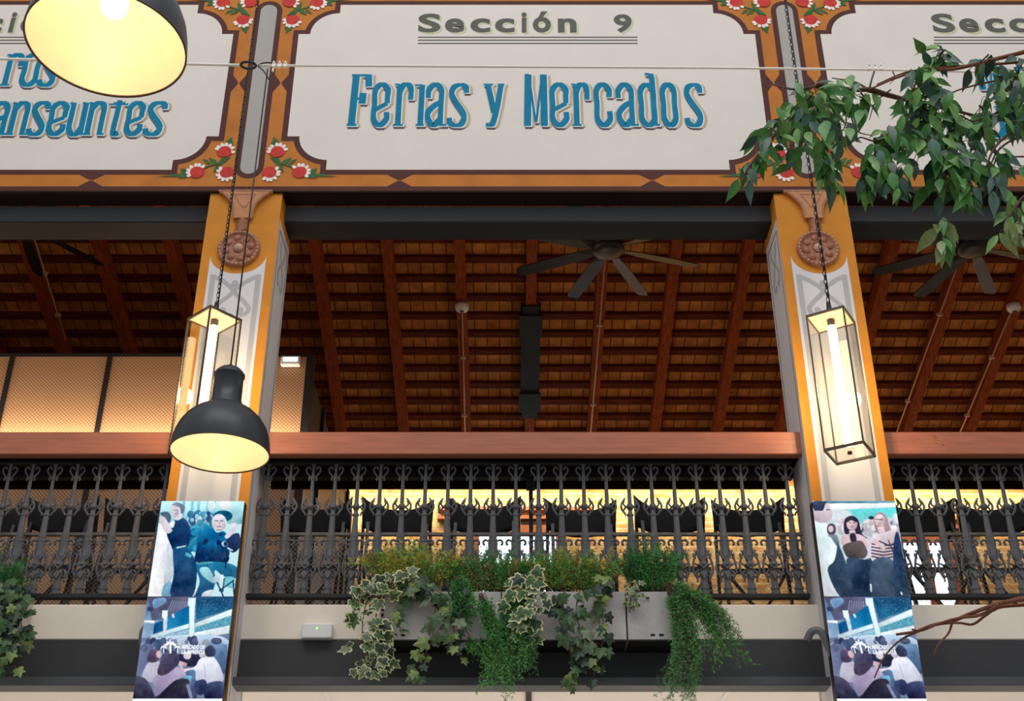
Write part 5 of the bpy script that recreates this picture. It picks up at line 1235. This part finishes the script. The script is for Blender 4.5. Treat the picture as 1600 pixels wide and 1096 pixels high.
leafy_branch('leafy_branch', 'dense leafy branch cluster hanging in front of the sign headed Secc',
    [([(1640, 70), (1590, 84), (1540, 96), (1490, 108), (1440, 110), (1400, 122), (1358, 140)], 0, .012, 1), ([(1640, 92), (1560, 100), (1490, 104), (1420, 112), (1370, 132)], .05, .008, 1), ([(1358, 140), (1400, 152), (1440, 160), (1490, 162)], 0, .014, 0), ([(1640, 120), (1560, 126), (1500, 140), (1470, 155)], .08, .007, 1), ([(1450, 160), (1410, 190), (1375, 220), (1345, 215), (1332, 222)], .02, .006, 0), ([(1392, 140), (1368, 160), (1358, 188)], 0, .004, 0), ([(1465, 165), (1520, 180), (1580, 190), (1640, 190)], .05, .008, 0), ([(1395, 112), (1398, 122), (1390, 132)], 0, .003, 1)],
    [([(1476, 78), (1462, 95), (1448, 115), (1446, 145)], 0, 30, .3, .045), ([(1440, 110), (1428, 135), (1422, 150)], 0, 16, .9, .045), ([(1445, 150), (1465, 158), (1482, 168)], -.02, 22, .7, .05), ([(1440, 165), (1420, 185), (1392, 205), (1372, 225)], .02, 36, .7, .055), ([(1448, 170), (1440, 205), (1446, 235)], 0, 36, .9, .06), ([(1392, 205), (1380, 235), (1376, 262), (1388, 280)], .03, 38, .95, .055), ([(1352, 235), (1358, 262), (1366, 290)], .02, 20, 1.1, .045), ([(1480, 190), (1492, 225), (1500, 260)], .04, 36, .95, .055), ([(1470, 230), (1478, 262), (1492, 288)], 0, 32, 1.0, .055), ([(1398, 262), (1404, 282), (1396, 300)], 0, 14, 1.2, .04), ([(1500, 255), (1512, 280), (1524, 302)], .02, 24, 1.1, .045), ([(1500, 180), (1520, 192), (1535, 205)], .03, 24, 1.0, .05), ([(1545, 85), (1530, 100), (1524, 112)], 0, 8, .4, .03), ([(1470, 262), (1462, 275), (1482, 300)], .01, 14, 1.1, .04)], pal=(0, 0, 0, 1, 1, 3, 2, 2))
leafy_branch('leafy_branch', 'leafy branch with blue-green foliage cut by the edge beside the dense cluster',
    [([(1640, 150), (1590, 160), (1550, 180), (1520, 190)], .05, .010, 0), ([(1640, 210), (1590, 216), (1560, 235), (1545, 265)], .03, .007, 0), ([(1640, 248), (1600, 245), (1570, 246)], .05, .006, 0), ([(1640, 185), (1585, 205), (1555, 230), (1540, 262)], .0, .009, 0)],
    [([(1600, 95), (1585, 120), (1575, 150)], .06, 26, .6, .05), ([(1605, 140), (1590, 160), (1560, 165)], .05, 24, .7, .055), ([(1560, 118), (1550, 140), (1562, 160)], .06, 12, .8, .04), ([(1610, 160), (1600, 190), (1602, 215)], .02, 22, 1.0, .05), ([(1560, 238), (1552, 262), (1552, 280)], .0, 14, 1.1, .035), ([(1572, 248), (1580, 262), (1584, 270)], 0, 6, 1.2, .03), ([(1545, 255), (1548, 285), (1552, 305)], 0, 9, 1.2, .03), ([(1530, 165), (1545, 180), (1572, 188)], .04, 14, .8, .045)], pal=(1, 3, 3, 0, 0, 2))
leafy_branch('leafy_branch', 'small withered leafy twig hanging below the dense cluster over the beam',
    [([(1502, 300), (1494, 322), (1484, 345), (1470, 342)], .02, .004, 0), ([(1484, 345), (1476, 365), (1474, 385)], .02, .0035, 0)],
    [([(1472, 342), (1468, 348), (1462, 352)], .02, 4, .7, .012), ([(1484, 348), (1474, 368), (1468, 388)], .02, 15, 1.5, .014)], pal=(4, 4, 0, 4))
leafy_branch('leafy_branch', 'drooping olive leaf spray at the edge beneath the blue-green foliage',
    [([(1640, 285), (1604, 305), (1585, 325), (1572, 345)], -.05, .011, 0)],
    [([(1600, 308), (1584, 328), (1574, 350), (1572, 362)], -.05, 17, .9, .03), ([(1598, 320), (1594, 345), (1592, 360)], -.05, 10, 1.0, .03)], pal=(4, 4, 4, 2))
t = thing('bare_branch', 'bare reddish twisted twigs reaching in before the pale fascia', 'branch', P(1600, 938, 4.25)); L = t.location
mb = MB()
for pts, dy, r in (([(1660, 930), (1600, 937), (1560, 944), (1520, 958), (1490, 970), (1455, 978), (1432, 987), (1400, 992)], 0, .009), ([(1660, 942), (1600, 946), (1560, 950), (1540, 962), (1520, 976), (1498, 974), (1470, 976), (1436, 984)], .02, .0065), ([(1560, 946), (1530, 962), (1500, 966), (1470, 974), (1440, 986), (1425, 984)], -.02, .006),
                   ([(1440, 985), (1415, 996), (1398, 1008), (1380, 1030), (1366, 1060)], 0, .0045), ([(1488, 972), (1482, 990), (1466, 1008), (1458, 1026)], 0, .0045), ([(1620, 930), (1580, 938), (1552, 955), (1520, 962)], .03, .005)):
    q = smooth([P(x, y, 4.25 + dy + .015 * math.sin(i * 2)) for i, (x, y) in enumerate(pts)], 6)
    mb.tube(q, [r * (1 - .5 * i / len(q)) for i in range(len(q))], 7)
rel(mb, L).build('twigs', M['bark_red'], t)
